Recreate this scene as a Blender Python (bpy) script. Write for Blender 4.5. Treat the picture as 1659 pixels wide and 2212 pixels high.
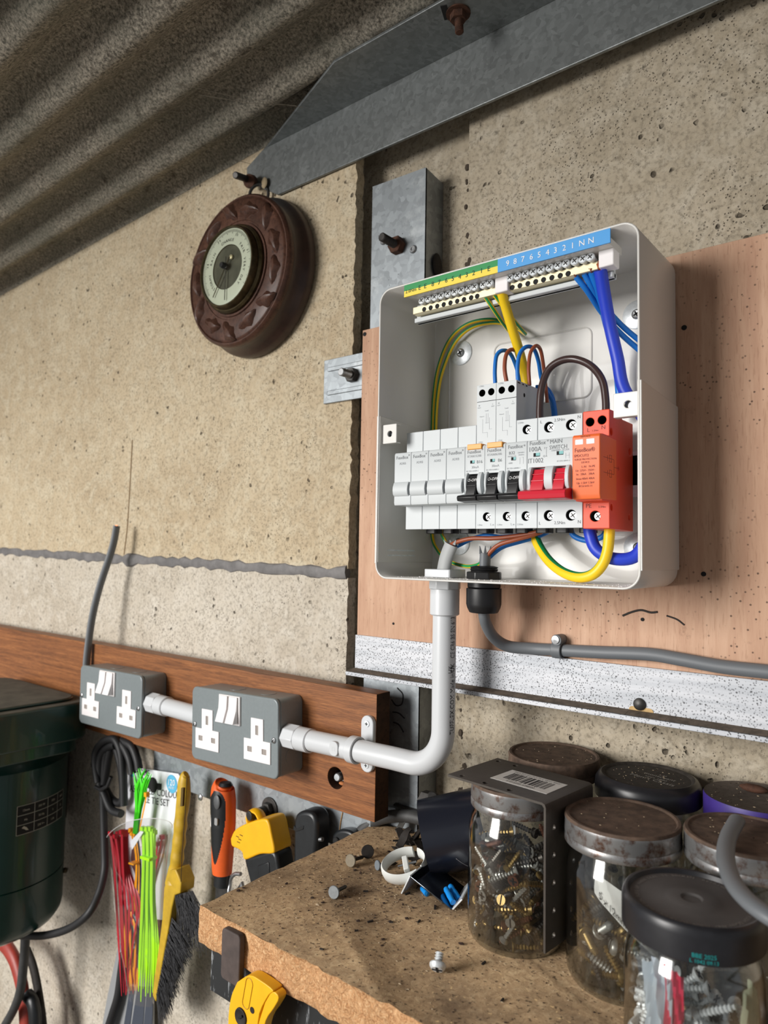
import bpy, bmesh, math, random
import numpy as np
from math import sin, cos, pi, radians, atan2, hypot, sqrt
from mathutils import Vector, Matrix
random.seed(7)
for o in list(bpy.data.objects): bpy.data.objects.remove(o)
S = bpy.context.scene
COL = S.collection

# ------------------------------------------------------------------ camera
IW, IH, FPX = 1659, 2212, 1522.86
YAW, PIT, ROLL = 0.675526864, 0.0579602859, 0.0165852734
_f = np.array([-sin(YAW)*cos(PIT), cos(YAW)*cos(PIT), sin(PIT)])
_r = np.cross(_f, [0, 0, 1]); _r /= np.linalg.norm(_r); _u = np.cross(_r, _f)
CX = _r*cos(ROLL)+_u*sin(ROLL); CY = -_r*sin(ROLL)+_u*cos(ROLL)
cam = bpy.data.cameras.new('camera'); camo = bpy.data.objects.new('camera', cam); COL.objects.link(camo)
camo.matrix_world = Matrix(((CX[0], CY[0], -_f[0], 0), (CX[1], CY[1], -_f[1], 0), (CX[2], CY[2], -_f[2], 0), (0, 0, 0, 1)))
cam.sensor_fit = 'VERTICAL'; cam.sensor_height = 9.87; cam.lens = FPX*9.87/IH
cam.clip_start = 0.02; cam.clip_end = 60
cam.dof.use_dof = True; cam.dof.focus_distance = 0.585; cam.dof.aperture_fstop = 2.4
S.camera = camo

# ------------------------------------------------------------------ world, light, exposure
w = bpy.data.worlds.new('world'); S.world = w; w.use_nodes = True
w.node_tree.nodes['Background'].inputs[0].default_value = (0.93, 0.96, 1.0, 1)
w.node_tree.nodes['Background'].inputs[1].default_value = 0.33
def area(name, loc, target, sx, sy, power, col):
    l = bpy.data.lights.new(name, 'AREA'); l.shape = 'RECTANGLE'; l.size = sx; l.size_y = sy; l.energy = power; l.color = col
    o = bpy.data.objects.new(name, l); COL.objects.link(o); o.location = loc
    o.rotation_euler = (Vector(target)-Vector(loc)).to_track_quat('-Z', 'Y').to_euler()
area('garage_door_daylight', (-1.75, -2.55, 0.50), (-0.4, 0.55, 0.0), 1.25, 1.7, 165, (1.0, 0.975, 0.94))
S.view_settings.view_transform = 'Standard'; S.view_settings.look = 'None'
S.view_settings.gamma = 1; S.view_settings.use_curve_mapping = False; S.view_settings.exposure = -0.14

# ------------------------------------------------------------------ pixel rays to points in the place
def ray(px, py):
    return CX*((px-IW/2)/FPX)-CY*((py-IH/2)/FPX)+_f
def P(px, py, Y):
    r = ray(px, py); return Vector(r*(Y/r[1]))
def PZ(px, py, z):
    r = ray(px, py); return Vector(r*(z/r[2]))

# ------------------------------------------------------------------ mesh builder
def frame(axis):
    w = Vector(axis).normalized()
    a = Vector((0, 0, 1)) if abs(w.z) < .9 else Vector((1, 0, 0))
    u = a.cross(w).normalized(); v = w.cross(u)
    return u, v, w
def smooth_path(pts, n=6):
    pts = [Vector(p) for p in pts]
    if len(pts) < 3: return pts
    q = [pts[0]*2-pts[1]]+pts+[pts[-1]*2-pts[-2]]
    out = []
    for i in range(1, len(q)-2):
        p0, p1, p2, p3 = q[i-1:i+3]
        for k in range(n):
            t = k/n
            out.append(.5*((2*p1)+(p2-p0)*t+(2*p0-5*p1+4*p2-p3)*t*t+(3*p1-p0-3*p2+p3)*t**3))
    out.append(pts[-1]); return out
WLOC = {}
class MB:
    def __init__(s): s.v = []; s.f = []; s.m = []
    def add(s, vs, fs, mi=0):
        b = len(s.v); s.v += [tuple(v) for v in vs]
        for i, f in enumerate(fs):
            s.f.append(tuple(b+k for k in f)); s.m.append(mi[i] if isinstance(mi, (list, tuple)) else mi)
        return s
    def box(s, lo, hi, mi=0):
        x0, y0, z0 = lo; x1, y1, z1 = hi
        vs = [(x, y, z) for z in (z0, z1) for y in (y0, y1) for x in (x0, x1)]
        return s.add(vs, [(0, 2, 3, 1), (4, 5, 7, 6), (0, 1, 5, 4), (2, 6, 7, 3), (0, 4, 6, 2), (1, 3, 7, 5)], mi)
    def obox(s, c, u, v, w, su, sv, sw, mi=0):
        c, u, v, w = map(Vector, (c, u, v, w))
        vs = [c+u*(a*su/2)+v*(b*sv/2)+w*(d*sw/2) for d in (-1, 1) for b in (-1, 1) for a in (-1, 1)]
        return s.add(vs, [(0, 2, 3, 1), (4, 5, 7, 6), (0, 1, 5, 4), (2, 6, 7, 3), (0, 4, 6, 2), (1, 3, 7, 5)], mi)
    def prism(s, poly, vec, mi=0, mcap=None):
        n = len(poly); vec = Vector(vec); p = [Vector(q) for q in poly]
        s.add(p+[q+vec for q in p], [tuple(range(n))[::-1], tuple(range(n, 2*n))]+[(i, (i+1) % n, n+(i+1) % n, n+i) for i in range(n)],
              [mcap if mcap is not None else mi]*2+[mi]*n); return s
    def tube(s, pts, r, n=8, mi=0, stripe=None, caps=True, sq=None, close=False, up=None):
        pts = [Vector(p) for p in pts]; N = len(pts); vs = []
        rs = r if isinstance(r, (list, tuple)) else [r]*N
        T = []
        for i in range(N):
            a = pts[(i-1) % N] if (close or i > 0) else pts[0]; b = pts[(i+1) % N] if (close or i < N-1) else pts[-1]
            T.append((b-a).normalized())
        u = None
        for i in range(N):
            if u is None:
                u = Vector(up) if up else frame(T[0])[0]
            u = (u-T[i]*u.dot(T[i])).normalized(); v = T[i].cross(u)
            for k in range(n):
                a = 2*pi*k/n; ca, sa = cos(a), sin(a)
                if sq: ca *= sq[0]; sa *= sq[1]
                vs.append(pts[i]+(u*ca+v*sa)*rs[i])
        fs = []; mm = []
        for i in range(N if close else N-1):
            j = (i+1) % N
            for k in range(n):
                k2 = (k+1) % n
                fs.append((i*n+k, i*n+k2, j*n+k2, j*n+k)); mm.append(1 if (stripe and k in stripe) else mi)
        if caps and not close:
            fs += [tuple(range(n))[::-1], tuple(range((N-1)*n, N*n))]; mm += [mi, mi]
        return s.add(vs, fs, mm)
    def lathe(s, prof, org, axis=(0, 0, 1), n=32, mi=0, capb=False, capt=False, a0=0, a1=None):
        u, v, w = frame(axis); org = Vector(org); full = a1 is None
        nn = n if full else n+1
        vs = []
        for r, h in prof:
            for k in range(nn):
                a = 2*pi*k/n if full else a0+(a1-a0)*k/n
                vs.append(org+u*(r*cos(a))+v*(r*sin(a))+w*h)
        fs = []; mm = []
        for i in range(len(prof)-1):
            for k in range(n):
                k2 = (k+1) % nn
                fs.append((i*nn+k, i*nn+k2, (i+1)*nn+k2, (i+1)*nn+k)); mm.append(mi[i] if isinstance(mi, (list, tuple)) else mi)
        if capb: fs.append(tuple(range(nn))[::-1]); mm.append(mi[0] if isinstance(mi, (list, tuple)) else mi)
        if capt: fs.append(tuple(range((len(prof)-1)*nn, len(prof)*nn))); mm.append(mi[-1] if isinstance(mi, (list, tuple)) else mi)
        return s.add(vs, fs, mm)
    def cyl(s, a, b, r, n=16, mi=0, r2=None):
        a, b = Vector(a), Vector(b)
        return s.lathe([(r, 0), (r if r2 is None else r2, (b-a).length)], a, b-a, n, mi, True, True)
    def rrect(s, c, u, w, W, H, rad, d0, d1, dn, mi=0, seg=5, hollow=None, msides=None):
        """rounded rectangle in plane (u,w) extruded along dn from d0 to d1"""
        c, u, w, dn = map(Vector, (c, u, w, dn))
        ring = [c+u*a+w*b for a, b in rr2(W, H, rad, seg)]
        return s.prism([p+dn*d0 for p in ring], dn*(d1-d0), msides if msides is not None else mi, mi)
    def sphere(s, c, r, n=12, mi=0, sc=(1, 1, 1)):
        pr = [(max(1e-5, r*sin(pi*i/n)), -r*cos(pi*i/n)) for i in range(n+1)]
        b = len(s.v); s.lathe(pr, (0, 0, 0), (0, 0, 1), n*2, mi)
        for i in range(b, len(s.v)):
            x, y, z = s.v[i]; s.v[i] = (c[0]+x*sc[0], c[1]+y*sc[1], c[2]+z*sc[2])
        return s
    def text(s, t, org, u, w, size, mi=0, align='L', sx=1, lift=0.00012):
        vs, fs = glyphs(t)
        if not vs: return s
        org, u, w = map(Vector, (org, u, w)); nrm = u.cross(w)
        x0 = min(v[0] for v in vs); x1 = max(v[0] for v in vs)
        off = {'L': 0, 'C': -(x0+x1)/2, 'R': -x1}[align]
        return s.add([org+u*((v[0]+off)*size*sx)+w*(v[1]*size)+nrm*lift for v in vs], fs, mi)
    def cyltext(s, t, org, axis, r, a_c, h, size, along=False, mi=0, sx=1, flip=1):
        """lettering wrapped on a cylinder; along=True runs along the axis"""
        vs, fs = glyphs(t)
        u, v, w = frame(axis); org = Vector(org)
        x0 = min(q[0] for q in vs); x1 = max(q[0] for q in vs)
        out = []
        for q in vs:
            x = (q[0]-(x0+x1)/2)*size*sx; y = (q[1]-.35)*size
            if along: a = a_c-flip*y/r; hh = h+flip*x
            else: a = a_c+flip*x/r; hh = h+y
            out.append(org+(u*cos(a)+v*sin(a))*r+w*hh)
        return s.add(out, fs, mi)
    def build(s, name, mats, parent=None, bevel=0, seg=2, ang=38, loc=None, recalc=True):
        base = WLOC.get(parent, Vector((0, 0, 0))) if parent else Vector(loc if loc is not None else (0, 0, 0))
        me = bpy.data.meshes.new(name)
        me.from_pydata([(a-base[0], b-base[1], c-base[2]) for a, b, c in s.v], [], s.f)
        for m in (mats if isinstance(mats, (list, tuple)) else [mats]): me.materials.append(m)
        me.polygons.foreach_set('material_index', s.m)
        if recalc:
            bm = bmesh.new(); bm.from_mesh(me); bmesh.ops.recalc_face_normals(bm, faces=bm.faces); bm.to_mesh(me); bm.free()
        me.polygons.foreach_set('use_smooth', [True]*len(me.polygons))
        me.set_sharp_from_angle(angle=radians(ang)); me.update()
        o = bpy.data.objects.new(name, me); COL.objects.link(o)
        if parent: o.parent = parent
        else: o.location = base
        WLOC[o] = base
        if bevel:
            b = o.modifiers.new('edge', 'BEVEL'); b.width = bevel; b.segments = seg; b.limit_method = 'ANGLE'; b.angle_limit = radians(40)
        return o
def rr2(W, H, rad, seg=5):
    out = []
    for cx, cy, a in ((W/2-rad, H/2-rad, 0), (-W/2+rad, H/2-rad, 90), (-W/2+rad, -H/2+rad, 180), (W/2-rad, -H/2+rad, 270)):
        for k in range(seg+1):
            t = radians(a+90*k/seg); out.append((cx+rad*cos(t), cy+rad*sin(t)))
    return out
_gl = {}
def glyphs(t):
    if t not in _gl:
        c = bpy.data.curves.new('t', 'FONT'); c.body = t; c.size = 1; c.resolution_u = 2
        o = bpy.data.objects.new('t', c); me = bpy.data.meshes.new_from_object(o)
        _gl[t] = ([tuple(v.co) for v in me.vertices], [tuple(p.vertices) for p in me.polygons])
        bpy.data.objects.remove(o); bpy.data.curves.remove(c); bpy.data.meshes.remove(me)
    return _gl[t]
def cut(ob, cutter, mats):
    c = cutter.build('cutter', mats, loc=(0, 0, 0)); c.location = (0, 0, 0)
    m = ob.modifiers.new('cut', 'BOOLEAN'); m.object = c; m.operation = 'DIFFERENCE'; m.solver = 'EXACT'
    bpy.context.view_layer.update()
    me = bpy.data.meshes.new_from_object(ob.evaluated_get(bpy.context.evaluated_depsgraph_get()))
    ob.modifiers.remove(m); old = ob.data; nm = old.name; ob.data = me; bpy.data.meshes.remove(old); me.name = nm
    cm = c.data; bpy.data.objects.remove(c); bpy.data.meshes.remove(cm)
    me.polygons.foreach_set('use_smooth', [True]*len(me.polygons)); me.set_sharp_from_angle(angle=radians(38)); return ob
def bevel(o, wd, seg=2):
    b = o.modifiers.new('edge', 'BEVEL'); b.width = wd; b.segments = seg; b.limit_method = 'ANGLE'; b.angle_limit = radians(40)
def tag(o, label, cat, group=None):
    o['label'] = label; o['category'] = cat
    if group: o['group'] = group
    return o
def thing(name, label, cat, loc, group=None):
    o = bpy.data.objects.new(name, None); COL.objects.link(o); o.location = loc; o.empty_display_size = .01
    WLOC[o] = Vector(loc); return tag(o, label, cat, group)
def struct(o): o['kind'] = 'structure'; return o
def stuff(o): o['kind'] = 'stuff'; return o

# ------------------------------------------------------------------ materials
def lin(c):
    return tuple(((x/255)/12.92 if x/255 <= .04045 else ((x/255+.055)/1.055)**2.4) for x in c)+(1,)
class NT:
    def __init__(s, name):
        s.m = bpy.data.materials.new(name); s.m.use_nodes = True; s.t = s.m.node_tree; s.b = s.t.nodes['Principled BSDF']
        s.tc = s.t.nodes.new('ShaderNodeTexCoord').outputs['Object']
    def n(s, ty, ins={}, **kw):
        q = s.t.nodes.new(ty)
        for k, v in kw.items(): setattr(q, k, v)
        for k, v in ins.items():
            if isinstance(v, bpy.types.NodeSocket): s.t.links.new(v, q.inputs[k])
            else: q.inputs[k].default_value = v
        return q
    def map(s, sc, rot=(0, 0, 0), loc=(0, 0, 0)):
        return s.n('ShaderNodeMapping', {0: s.tc, 1: loc, 2: rot, 3: sc}).outputs[0]
    def noise(s, scale, detail=4, rough=.6, vec=None, dist=0):
        return s.n('ShaderNodeTexNoise', {'Vector': vec or s.tc, 'Scale': scale, 'Detail': detail, 'Roughness': rough, 'Distortion': dist}).outputs[0]
    def vor(s, scale, vec=None, out=0, feature='F1'):
        return s.n('ShaderNodeTexVoronoi', {'Vector': vec or s.tc, 'Scale': scale}, feature=feature).outputs[out]
    def ramp(s, fac, stops):
        q = s.n('ShaderNodeValToRGB', {0: fac}); e = q.color_ramp.elements
        while len(e) < len(stops): e.new(.5)
        for i, (p, c) in enumerate(stops): e[i].position = p; e[i].color = c if len(c) == 4 else tuple(c)+(1,)
        return q.outputs[0]
    def rampv(s, fac, a, b, va=0, vb=1):
        return s.ramp(fac, [(a, (va, va, va, 1)), (b, (vb, vb, vb, 1))])
    def mix(s, fac, a, b, mode='MIX'):
        q = s.n('ShaderNodeMix', {}, data_type='RGBA', blend_type=mode)
        for i, v in ((0, fac), (6, a), (7, b)):
            if isinstance(v, bpy.types.NodeSocket): s.t.links.new(v, q.inputs[i])
            else: q.inputs[i].default_value = v
        return q.outputs[2]
    def math(s, op, a, b=0):
        return s.n('ShaderNodeMath', {0: a, 1: b}, operation=op).outputs[0]
    def bump(s, h, st, dist=.001):
        q = s.n('ShaderNodeBump', {'Height': h, 'Strength': st, 'Distance': dist}); s.t.links.new(q.outputs[0], s.b.inputs['Normal'])
    def set(s, **kw):
        for k, v in kw.items():
            k = {'col': 'Base Color', 'rough': 'Roughness', 'metal': 'Metallic', 'coat': 'Coat Weight', 'trans': 'Transmission Weight', 'alpha': 'Alpha', 'spec': 'Specular IOR Level'}[k]
            if isinstance(v, bpy.types.NodeSocket): s.t.links.new(v, s.b.inputs[k])
            else: s.b.inputs[k].default_value = v
        return s
def plain(name, c, rough=.45, metal=0, coat=0, var=.0, vscale=60, bmp=0, bscale=400, spec=.5):
    t = NT(name); col = lin(c)
    if var:
        dk = tuple(x*(1-var) for x in col[:3])+(1,)
        col = t.mix(t.rampv(t.noise(vscale), .35, .65), col, dk)
    t.set(col=col, rough=rough, metal=metal, coat=coat, spec=spec)
    if bmp: t.bump(t.noise(bscale), bmp, .0004)
    return t.m
def concrete(name, c1, c2, c3, pit=1.0):
    t = NT(name)
    big = t.noise(5, 3, .6); mid = t.noise(42, 6, .7, dist=.6)
    c = t.mix(t.rampv(big, .35, .65), lin(c1), lin(c2)); c = t.mix(t.rampv(mid, .45, .72, 0, .75), c, lin(c3))
    fine = t.noise(260, 4, .7); c = t.mix(t.rampv(fine, .48, .66, 0, .6), c, tuple(x*.45 for x in lin(c2)[:3])+(1,))
    jit = t.n('ShaderNodeVectorMath', {0: t.tc, 1: t.n('ShaderNodeVectorMath', {0: t.n('ShaderNodeTexNoise', {'Vector': t.tc, 'Scale': 70.0}).outputs[1], 1: (.012, .012, .012)}, operation='MULTIPLY').outputs[0]}, operation='ADD').outputs[0]
    v1 = t.vor(75, jit); p1 = t.rampv(v1, .10*pit, .17*pit, 1, 0)
    gate = t.rampv(t.noise(28, 2), .5, .6)
    p1 = t.math('MULTIPLY', p1, gate)
    v2 = t.vor(26, jit); p2 = t.math('MULTIPLY', t.rampv(v2, .035*pit, .065*pit, 1, 0), t.rampv(t.noise(11, 2), .56, .64))
    pits = t.math('MAXIMUM', p1, p2)
    sp = t.math('MULTIPLY', t.rampv(t.vor(330), .13*pit, .2*pit, 1, 0), t.rampv(t.noise(14, 3), .46, .62)); pits = t.math('MAXIMUM', pits, t.math('MULTIPLY', sp, .8))
    c = t.mix(t.math('MULTIPLY', pits, .8), c, lin((62, 54, 44)))
    cells = t.vor(120, jit, 0, 'SMOOTH_F1')
    h = t.math('SUBTRACT', t.math('ADD', t.math('MULTIPLY', mid, .7), t.math('MULTIPLY', cells, .7)), t.math('MULTIPLY', pits, 1.3))
    t.set(col=c, rough=.92, spec=.2); t.bump(h, .9, .0026)
    return t.m
M_con = concrete('concrete_buff', (200, 184, 156), (184, 166, 138), (212, 202, 178))
M_con2 = concrete('concrete_grey', (182, 170, 150), (158, 146, 126), (196, 187, 170), 1.15)
M_conlow = concrete('concrete_pale', (202, 193, 178), (184, 173, 156), (214, 207, 194), 1.1)
def asbestos():
    t = NT('weathered_cement_sheet')
    n1 = t.noise(330, 5, .75); n2 = t.noise(9, 3)
    c = t.mix(t.rampv(n1, .38, .66), lin((82, 79, 72)), lin((186, 178, 163)))
    c = t.mix(t.rampv(n2, .35, .7, 0, .55), c, lin((102, 104, 94)))
    c = t.mix(t.math('MULTIPLY', t.rampv(t.noise(60, 3), .58, .7), .6), c, lin((72, 66, 58)))
    t.set(col=c, rough=.95, spec=.15); t.bump(n1, .5, .0012); return t.m
M_roof = asbestos()
def galv(name, c, k=1.0, metal=.75, rough=.5, vs=150):
    t = NT(name)
    v = t.vor(vs, t.n('ShaderNodeVectorMath', {0: t.tc, 1: t.n('ShaderNodeVectorMath', {0: t.n('ShaderNodeTexNoise', {'Vector': t.tc, 'Scale': 60.0}).outputs[1], 1: (.015, .015, .015)}, operation='MULTIPLY').outputs[0]}, operation='ADD').outputs[0], 1)
    bw = t.n('ShaderNodeRGBToBW', {0: v}).outputs[0]
    c1 = tuple(x*.78 for x in lin(c)[:3])+(1,); c2 = tuple(min(1, x*1.2) for x in lin(c)[:3])+(1,)
    col = t.mix(bw, c1, c2)
    d = t.noise(30, 5, .7); col = t.mix(t.rampv(d, .55, .72, 0, .5*k), col, lin((196, 200, 202)))
    sp = t.rampv(t.vor(160), .05, .1, 1, 0); col = t.mix(t.math('MULTIPLY', sp, t.rampv(t.noise(17), .5, .6)), col, lin((48, 44, 40)))
    t.set(col=col, rough=rough, metal=metal); t.bump(t.noise(90), .12, .0005); return t.m
M_galv = galv('galvanised_steel', (150, 156, 160))
M_galv2 = galv('galvanised_rafter', (128, 132, 132), .4, .7, .45, 230)
def ply():
    t = NT('plywood')
    g = t.noise(12, 5, .65, t.map((9, 1, .8)), .3)
    c = t.ramp(g, [(.3, lin((190, 150, 126))), (.5, lin((202, 164, 138))), (.7, lin((214, 178, 152)))])
    pore = t.rampv(t.noise(70, 3, .6, t.map((9, 1, .9))), .56, .66); c = t.mix(t.math('MULTIPLY', pore, .3), c, lin((140, 98, 74))); c = t.mix(t.rampv(t.noise(5, 3), .42, .68, 0, .45), c, lin((164, 124, 98)))
    dr = t.noise(7, 4); sp = t.math('MULTIPLY', t.rampv(t.vor(210), .12, .2, 1, 0), t.rampv(dr, .48, .58))
    c = t.mix(t.math('MULTIPLY', sp, .75), c, lin((54, 40, 34)))
    c = t.mix(t.rampv(t.noise(22, 6, .75), .62, .74, 0, .6), c, lin((96, 72, 58)))
    t.set(col=c, rough=.75, spec=.25); t.bump(g, .15, .0005); return t.m
M_ply = ply()
def alu():
    t = NT('speckled_aluminium')
    c = t.mix(t.rampv(t.noise(40, 4, .6, t.map((.2, 1, 3))), .4, .65), lin((200, 202, 207)), lin((172, 176, 182)))
    g = t.rampv(t.noise(9, 3), .28, .52)
    s1 = t.rampv(t.vor(560), .26, .36, 1, 0); s2 = t.rampv(t.vor(190), .11, .17, 1, 0)
    c = t.mix(t.math('MULTIPLY', t.math('MAXIMUM', t.math('MULTIPLY', s1, g), s2), .85), c, lin((46, 46, 50)))
    t.set(col=c, rough=.5, metal=.15); return t.m
M_alu = alu()
M_dust = plain('grey_dust', (112, 98, 84), .95, var=.5, vscale=160, bmp=.6, bscale=500)
def grain(name, a, b, c3, sc, rough, bst=.15):
    t = NT(name); g = t.noise(9, 6, .7, t.map(sc), .8)
    c = t.ramp(g, [(.28, lin(a)), (.5, lin(b)), (.72, lin(c3))])
    f = t.rampv(t.noise(60, 3, .6, t.map(tuple(x*1.5 for x in sc))), .5, .66, 0, .55); c = t.mix(f, c, tuple(x*.45 for x in lin(a)[:3])+(1,))
    t.set(col=c, rough=rough, spec=.35); t.bump(g, bst, .0004); return t.m
M_plank = grain('brown_wood_grain', (96, 58, 32), (138, 86, 48), (168, 110, 64), (1.0, 8, 26), .5)
M_plankend = grain('dark_end_grain', (48, 30, 18), (66, 42, 26), (84, 56, 34), (8, 2, 3), .8)
def chip(name, a, b, c3, dirty):
    t = NT(name)
    v = t.noise(170 if dirty else 240, 5, .75, dist=1.2 if dirty else 2.5); c = t.ramp(v, [(.3, lin(a)), (.5, lin(b)), (.68, lin(c3))])
    if dirty:
        d = t.noise(10, 5, .7); c = t.mix(t.rampv(d, .45, .68, 0, .8), c, lin((84, 68, 54)))
        c = t.mix(t.math('MULTIPLY', t.rampv(t.noise(330, 2), .6, .68), .75), c, lin((52, 40, 32)))
        c = t.mix(t.math('MULTIPLY', t.rampv(t.noise(300, 2, .5, t.map((1, 1, 1), loc=(3, 5, 1))), .68, .74), .7), c, lin((212, 180, 132)))
    t.set(col=c, rough=.9, spec=.2); t.bump(v, .9 if not dirty else .4, .0015); return t.m
M_chiptop = chip('chipboard_face', (146, 119, 90), (172, 144, 110), (196, 170, 134), True)
M_chipedge = chip('chipboard_edge', (150, 100, 62), (218, 166, 118), (242, 204, 158), False)
M_white = plain('white_enamel', (214, 212, 207), .38, coat=.15, spec=.5)
M_pvc = plain('white_pvc', (206, 209, 212), .32)
M_mod = plain('pale_grey_moulding', (204, 209, 211), .5)
M_blackp = plain('black_plastic', (22, 22, 24), .42)
M_hole = plain('dark_recess', (14, 14, 15), .8)
M_red = plain('red_lever', (206, 30, 52), .38)
M_org = plain('orange_red_casing', (236, 82, 48), .5)
M_orgn = plain('orange_front', (244, 112, 52), .48)
M_amber = plain('amber_button', (240, 156, 30), .4)
M_teal = plain('teal_flag', (30, 150, 150), .4)
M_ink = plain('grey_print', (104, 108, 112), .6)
M_inkl = plain('pale_grey_print', (158, 162, 166), .6)
M_inkb = plain('black_print', (24, 24, 26), .6)
M_inkdk = plain('dark_print_on_orange', (112, 42, 30), .6)
M_inkw = plain('white_print', (240, 240, 240), .6)
M_zinc = plain('zinc_plate', (230, 235, 238), .38, .35, var=.2, vscale=300)
M_brass = plain('nickel_brass', (226, 214, 178), .35, .5)
M_steel = plain('bare_steel', (176, 178, 180), .35, .9, var=.3, vscale=150)
M_dsteel = plain('dull_dark_steel', (80, 78, 76), .5, .7, var=.4, vscale=120)
M_rust = plain('rusty_steel', (92, 60, 44), .85, .2, var=.55, vscale=170, bmp=.5, bscale=300)
M_green = plain('earth_green', (20, 140, 76), .5)
M_yel = plain('earth_yellow', (244, 204, 24), .42)
M_lgreen = plain('label_green', (36, 146, 78), .55); M_lyel = plain('label_yellow', (250, 222, 76), .55); M_lblue = plain('label_blue', (72, 160, 228), .5)
M_blue = plain('neutral_blue', (34, 62, 196), .42); M_lb = plain('light_blue', (18, 116, 206), .42)
M_brown = plain('live_brown', (150, 76, 46), .42); M_dbrown = plain('dark_brown_sheath', (64, 46, 44), .3)
M_copper = plain('copper', (206, 120, 80), .35, .9)
M_gcable = plain('grey_sheath', (104, 108, 112), .5); M_gflat = plain('pale_grey_sheath', (168, 170, 170), .55)
M_sock = plain('grey_enamel', (128, 136, 138), .36, .1, var=.06, vscale=300)
M_swhite = plain('white_socket_plastic', (240, 236, 236), .35)
def asb(c): return c
M_mahog = grain('carved_mahogany', (58, 38, 30), (80, 53, 42), (102, 70, 56), (3, 3, 3), .42, .1)
M_mahogd = plain('dark_mahogany', (58, 37, 31), .38, var=.4, vscale=80)
M_dial = plain('enamel_dial', (214, 218, 202), .4)
M_dialmid = plain('tarnished_silver_dial', (104, 104, 92), .4, .4, var=.4, vscale=70)
M_bezel = plain('aged_brass', (84, 72, 48), .4, .7, var=.5, vscale=120)
M_dgreen = plain('dark_green_enamel', (10, 52, 46), .32, coat=.2, var=.15, vscale=20)
M_dtop = plain('dust_on_green', (96, 92, 82), .95, var=.35, vscale=40, bmp=.3)
M_rub = plain('black_rubber', (34, 34, 36), .55); M_rubg = plain('worn_black_rubber', (66, 66, 66), .6, var=.3, vscale=90)
M_card = plain('white_card', (232, 234, 240), .6)
M_cblue = plain('card_blue', (88, 176, 214), .6)
M_tred = plain('red_nylon', (184, 22, 44), .35); M_tlime = plain('lime_nylon', (170, 240, 20), .35); M_tgreen = plain('bright_green_nylon', (72, 222, 30), .35)
M_tor = plain('orange_nylon', (248, 164, 20), .35); M_tbl = plain('black_nylon', (30, 26, 30), .4)
M_ybrush = plain('yellow_painted_wood', (206, 168, 44), .45, var=.22, vscale=70, bmp=.15, bscale=90)
M_brist = plain('dark_grey_bristle', (74, 74, 77), .6, var=.4, vscale=400)
M_toolor = plain('orange_grip', (238, 100, 36), .45, var=.12, vscale=60)
M_toolye = plain('yellow_grip', (248, 184, 14), .42, var=.08, vscale=60)
M_toolbk = plain('scuffed_black_grip', (30, 33, 36), .38, var=.3, vscale=90)
M_painted = None
def scratch(name, base, sc):
    t = NT(name); g = t.noise(26, 5, .7, t.map(sc)); c = t.mix(t.rampv(g, .58, .68), lin(base), lin((176, 180, 184)))
    t.set(col=c, rough=.5); return t.m
M_scr = scratch('scratched_black_paint', (30, 32, 34), (6, 6, 1))
M_lidrust = plain('rust_brown_lid', (104, 84, 70), .8, .1, var=.5, vscale=130, bmp=.25, bscale=260)
def lidside():
    t = NT('tarnished_tin'); c = t.mix(t.rampv(t.noise(90, 4, .7), .5, .66), lin((150, 150, 150)), lin((96, 66, 50)))
    t.set(col=c, rough=.38, metal=.7); return t.m
M_lidside = lidside()
M_lidblack = plain('black_lid', (36, 36, 40), .35, var=.3, vscale=90)
M_lidgrey = plain('dusty_black_lid_face', (86, 83, 82), .65, var=.22, vscale=40)
M_lidblackdust = plain('dust_on_black_lid', (58, 52, 46), .85, var=.5, vscale=210)
M_purple = plain('purple_lid', (62, 44, 128), .5, var=.2)
M_lidfd = plain('dusty_grey_lid_face', (102, 92, 84), .85, var=.35, vscale=160)
M_gutter = plain('dark_blue_plastic', (24, 27, 38), .3, coat=.1)
M_brackb = plain('dark_bronze_steel', (78, 72, 66), .45, .45, var=.2, vscale=140)
M_scrap = plain('blackened_scrap', (44, 38, 34), .7, .2, var=.4, vscale=200)
M_clipw = plain('translucent_white_nylon', (226, 228, 224), .4)
M_bluep = plain('blue_wall_plug', (20, 140, 226), .4)
M_sheet = plain('pale_grey_plastic', (150, 152, 154), .5)
M_stripe = plain('slate_stripe', (66, 72, 84), .5)
M_toolred = plain('worn_red_paint', (168, 62, 50), .45, var=.2, vscale=60)
M_crumb = plain('sawdust_crumb', (184, 164, 136), .9); M_crumbd = plain('dark_crumb', (56, 40, 32), .9)
M_mastic = plain('grey_mastic', (122, 119, 118), .6, var=.4, vscale=60, bmp=.8, bscale=60)
def thin_glass(name, tint, base=.04, gl=.55, dk=1.0):
    t = NT(name); nt = t.t; nt.nodes.remove(t.b)
    fc_ = t.n('ShaderNodeLayerWeight', {0: .5}).outputs[1]; tr = t.n('ShaderNodeBsdfTransparent', {0: t.mix(t.rampv(fc_, .45, .95), tint, tuple(x*dk for x in tint[:3])+(1,))}); g = t.n('ShaderNodeBsdfGlossy', {0: (1, 1, 1, 1), 1: .1})
    lw = t.n('ShaderNodeLayerWeight', {0: .32}).outputs[1]
    f = t.math('ADD', t.math('MULTIPLY', lw, gl), base)
    mx = t.n('ShaderNodeMixShader', {0: f, 1: tr.outputs[0], 2: g.outputs[0]})
    nt.links.new(mx.outputs[0], nt.nodes['Material Output'].inputs[0]); return t.m
M_glass = thin_glass('jar_glass', (.88, .89, .87, 1), .045, .75, .35); M_film = thin_glass('clear_film', (.985, .985, .985, 1), .03, .5)
M_lens = thin_glass('lens_glass', (.92, .94, .9, 1), .03, .5)
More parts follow.
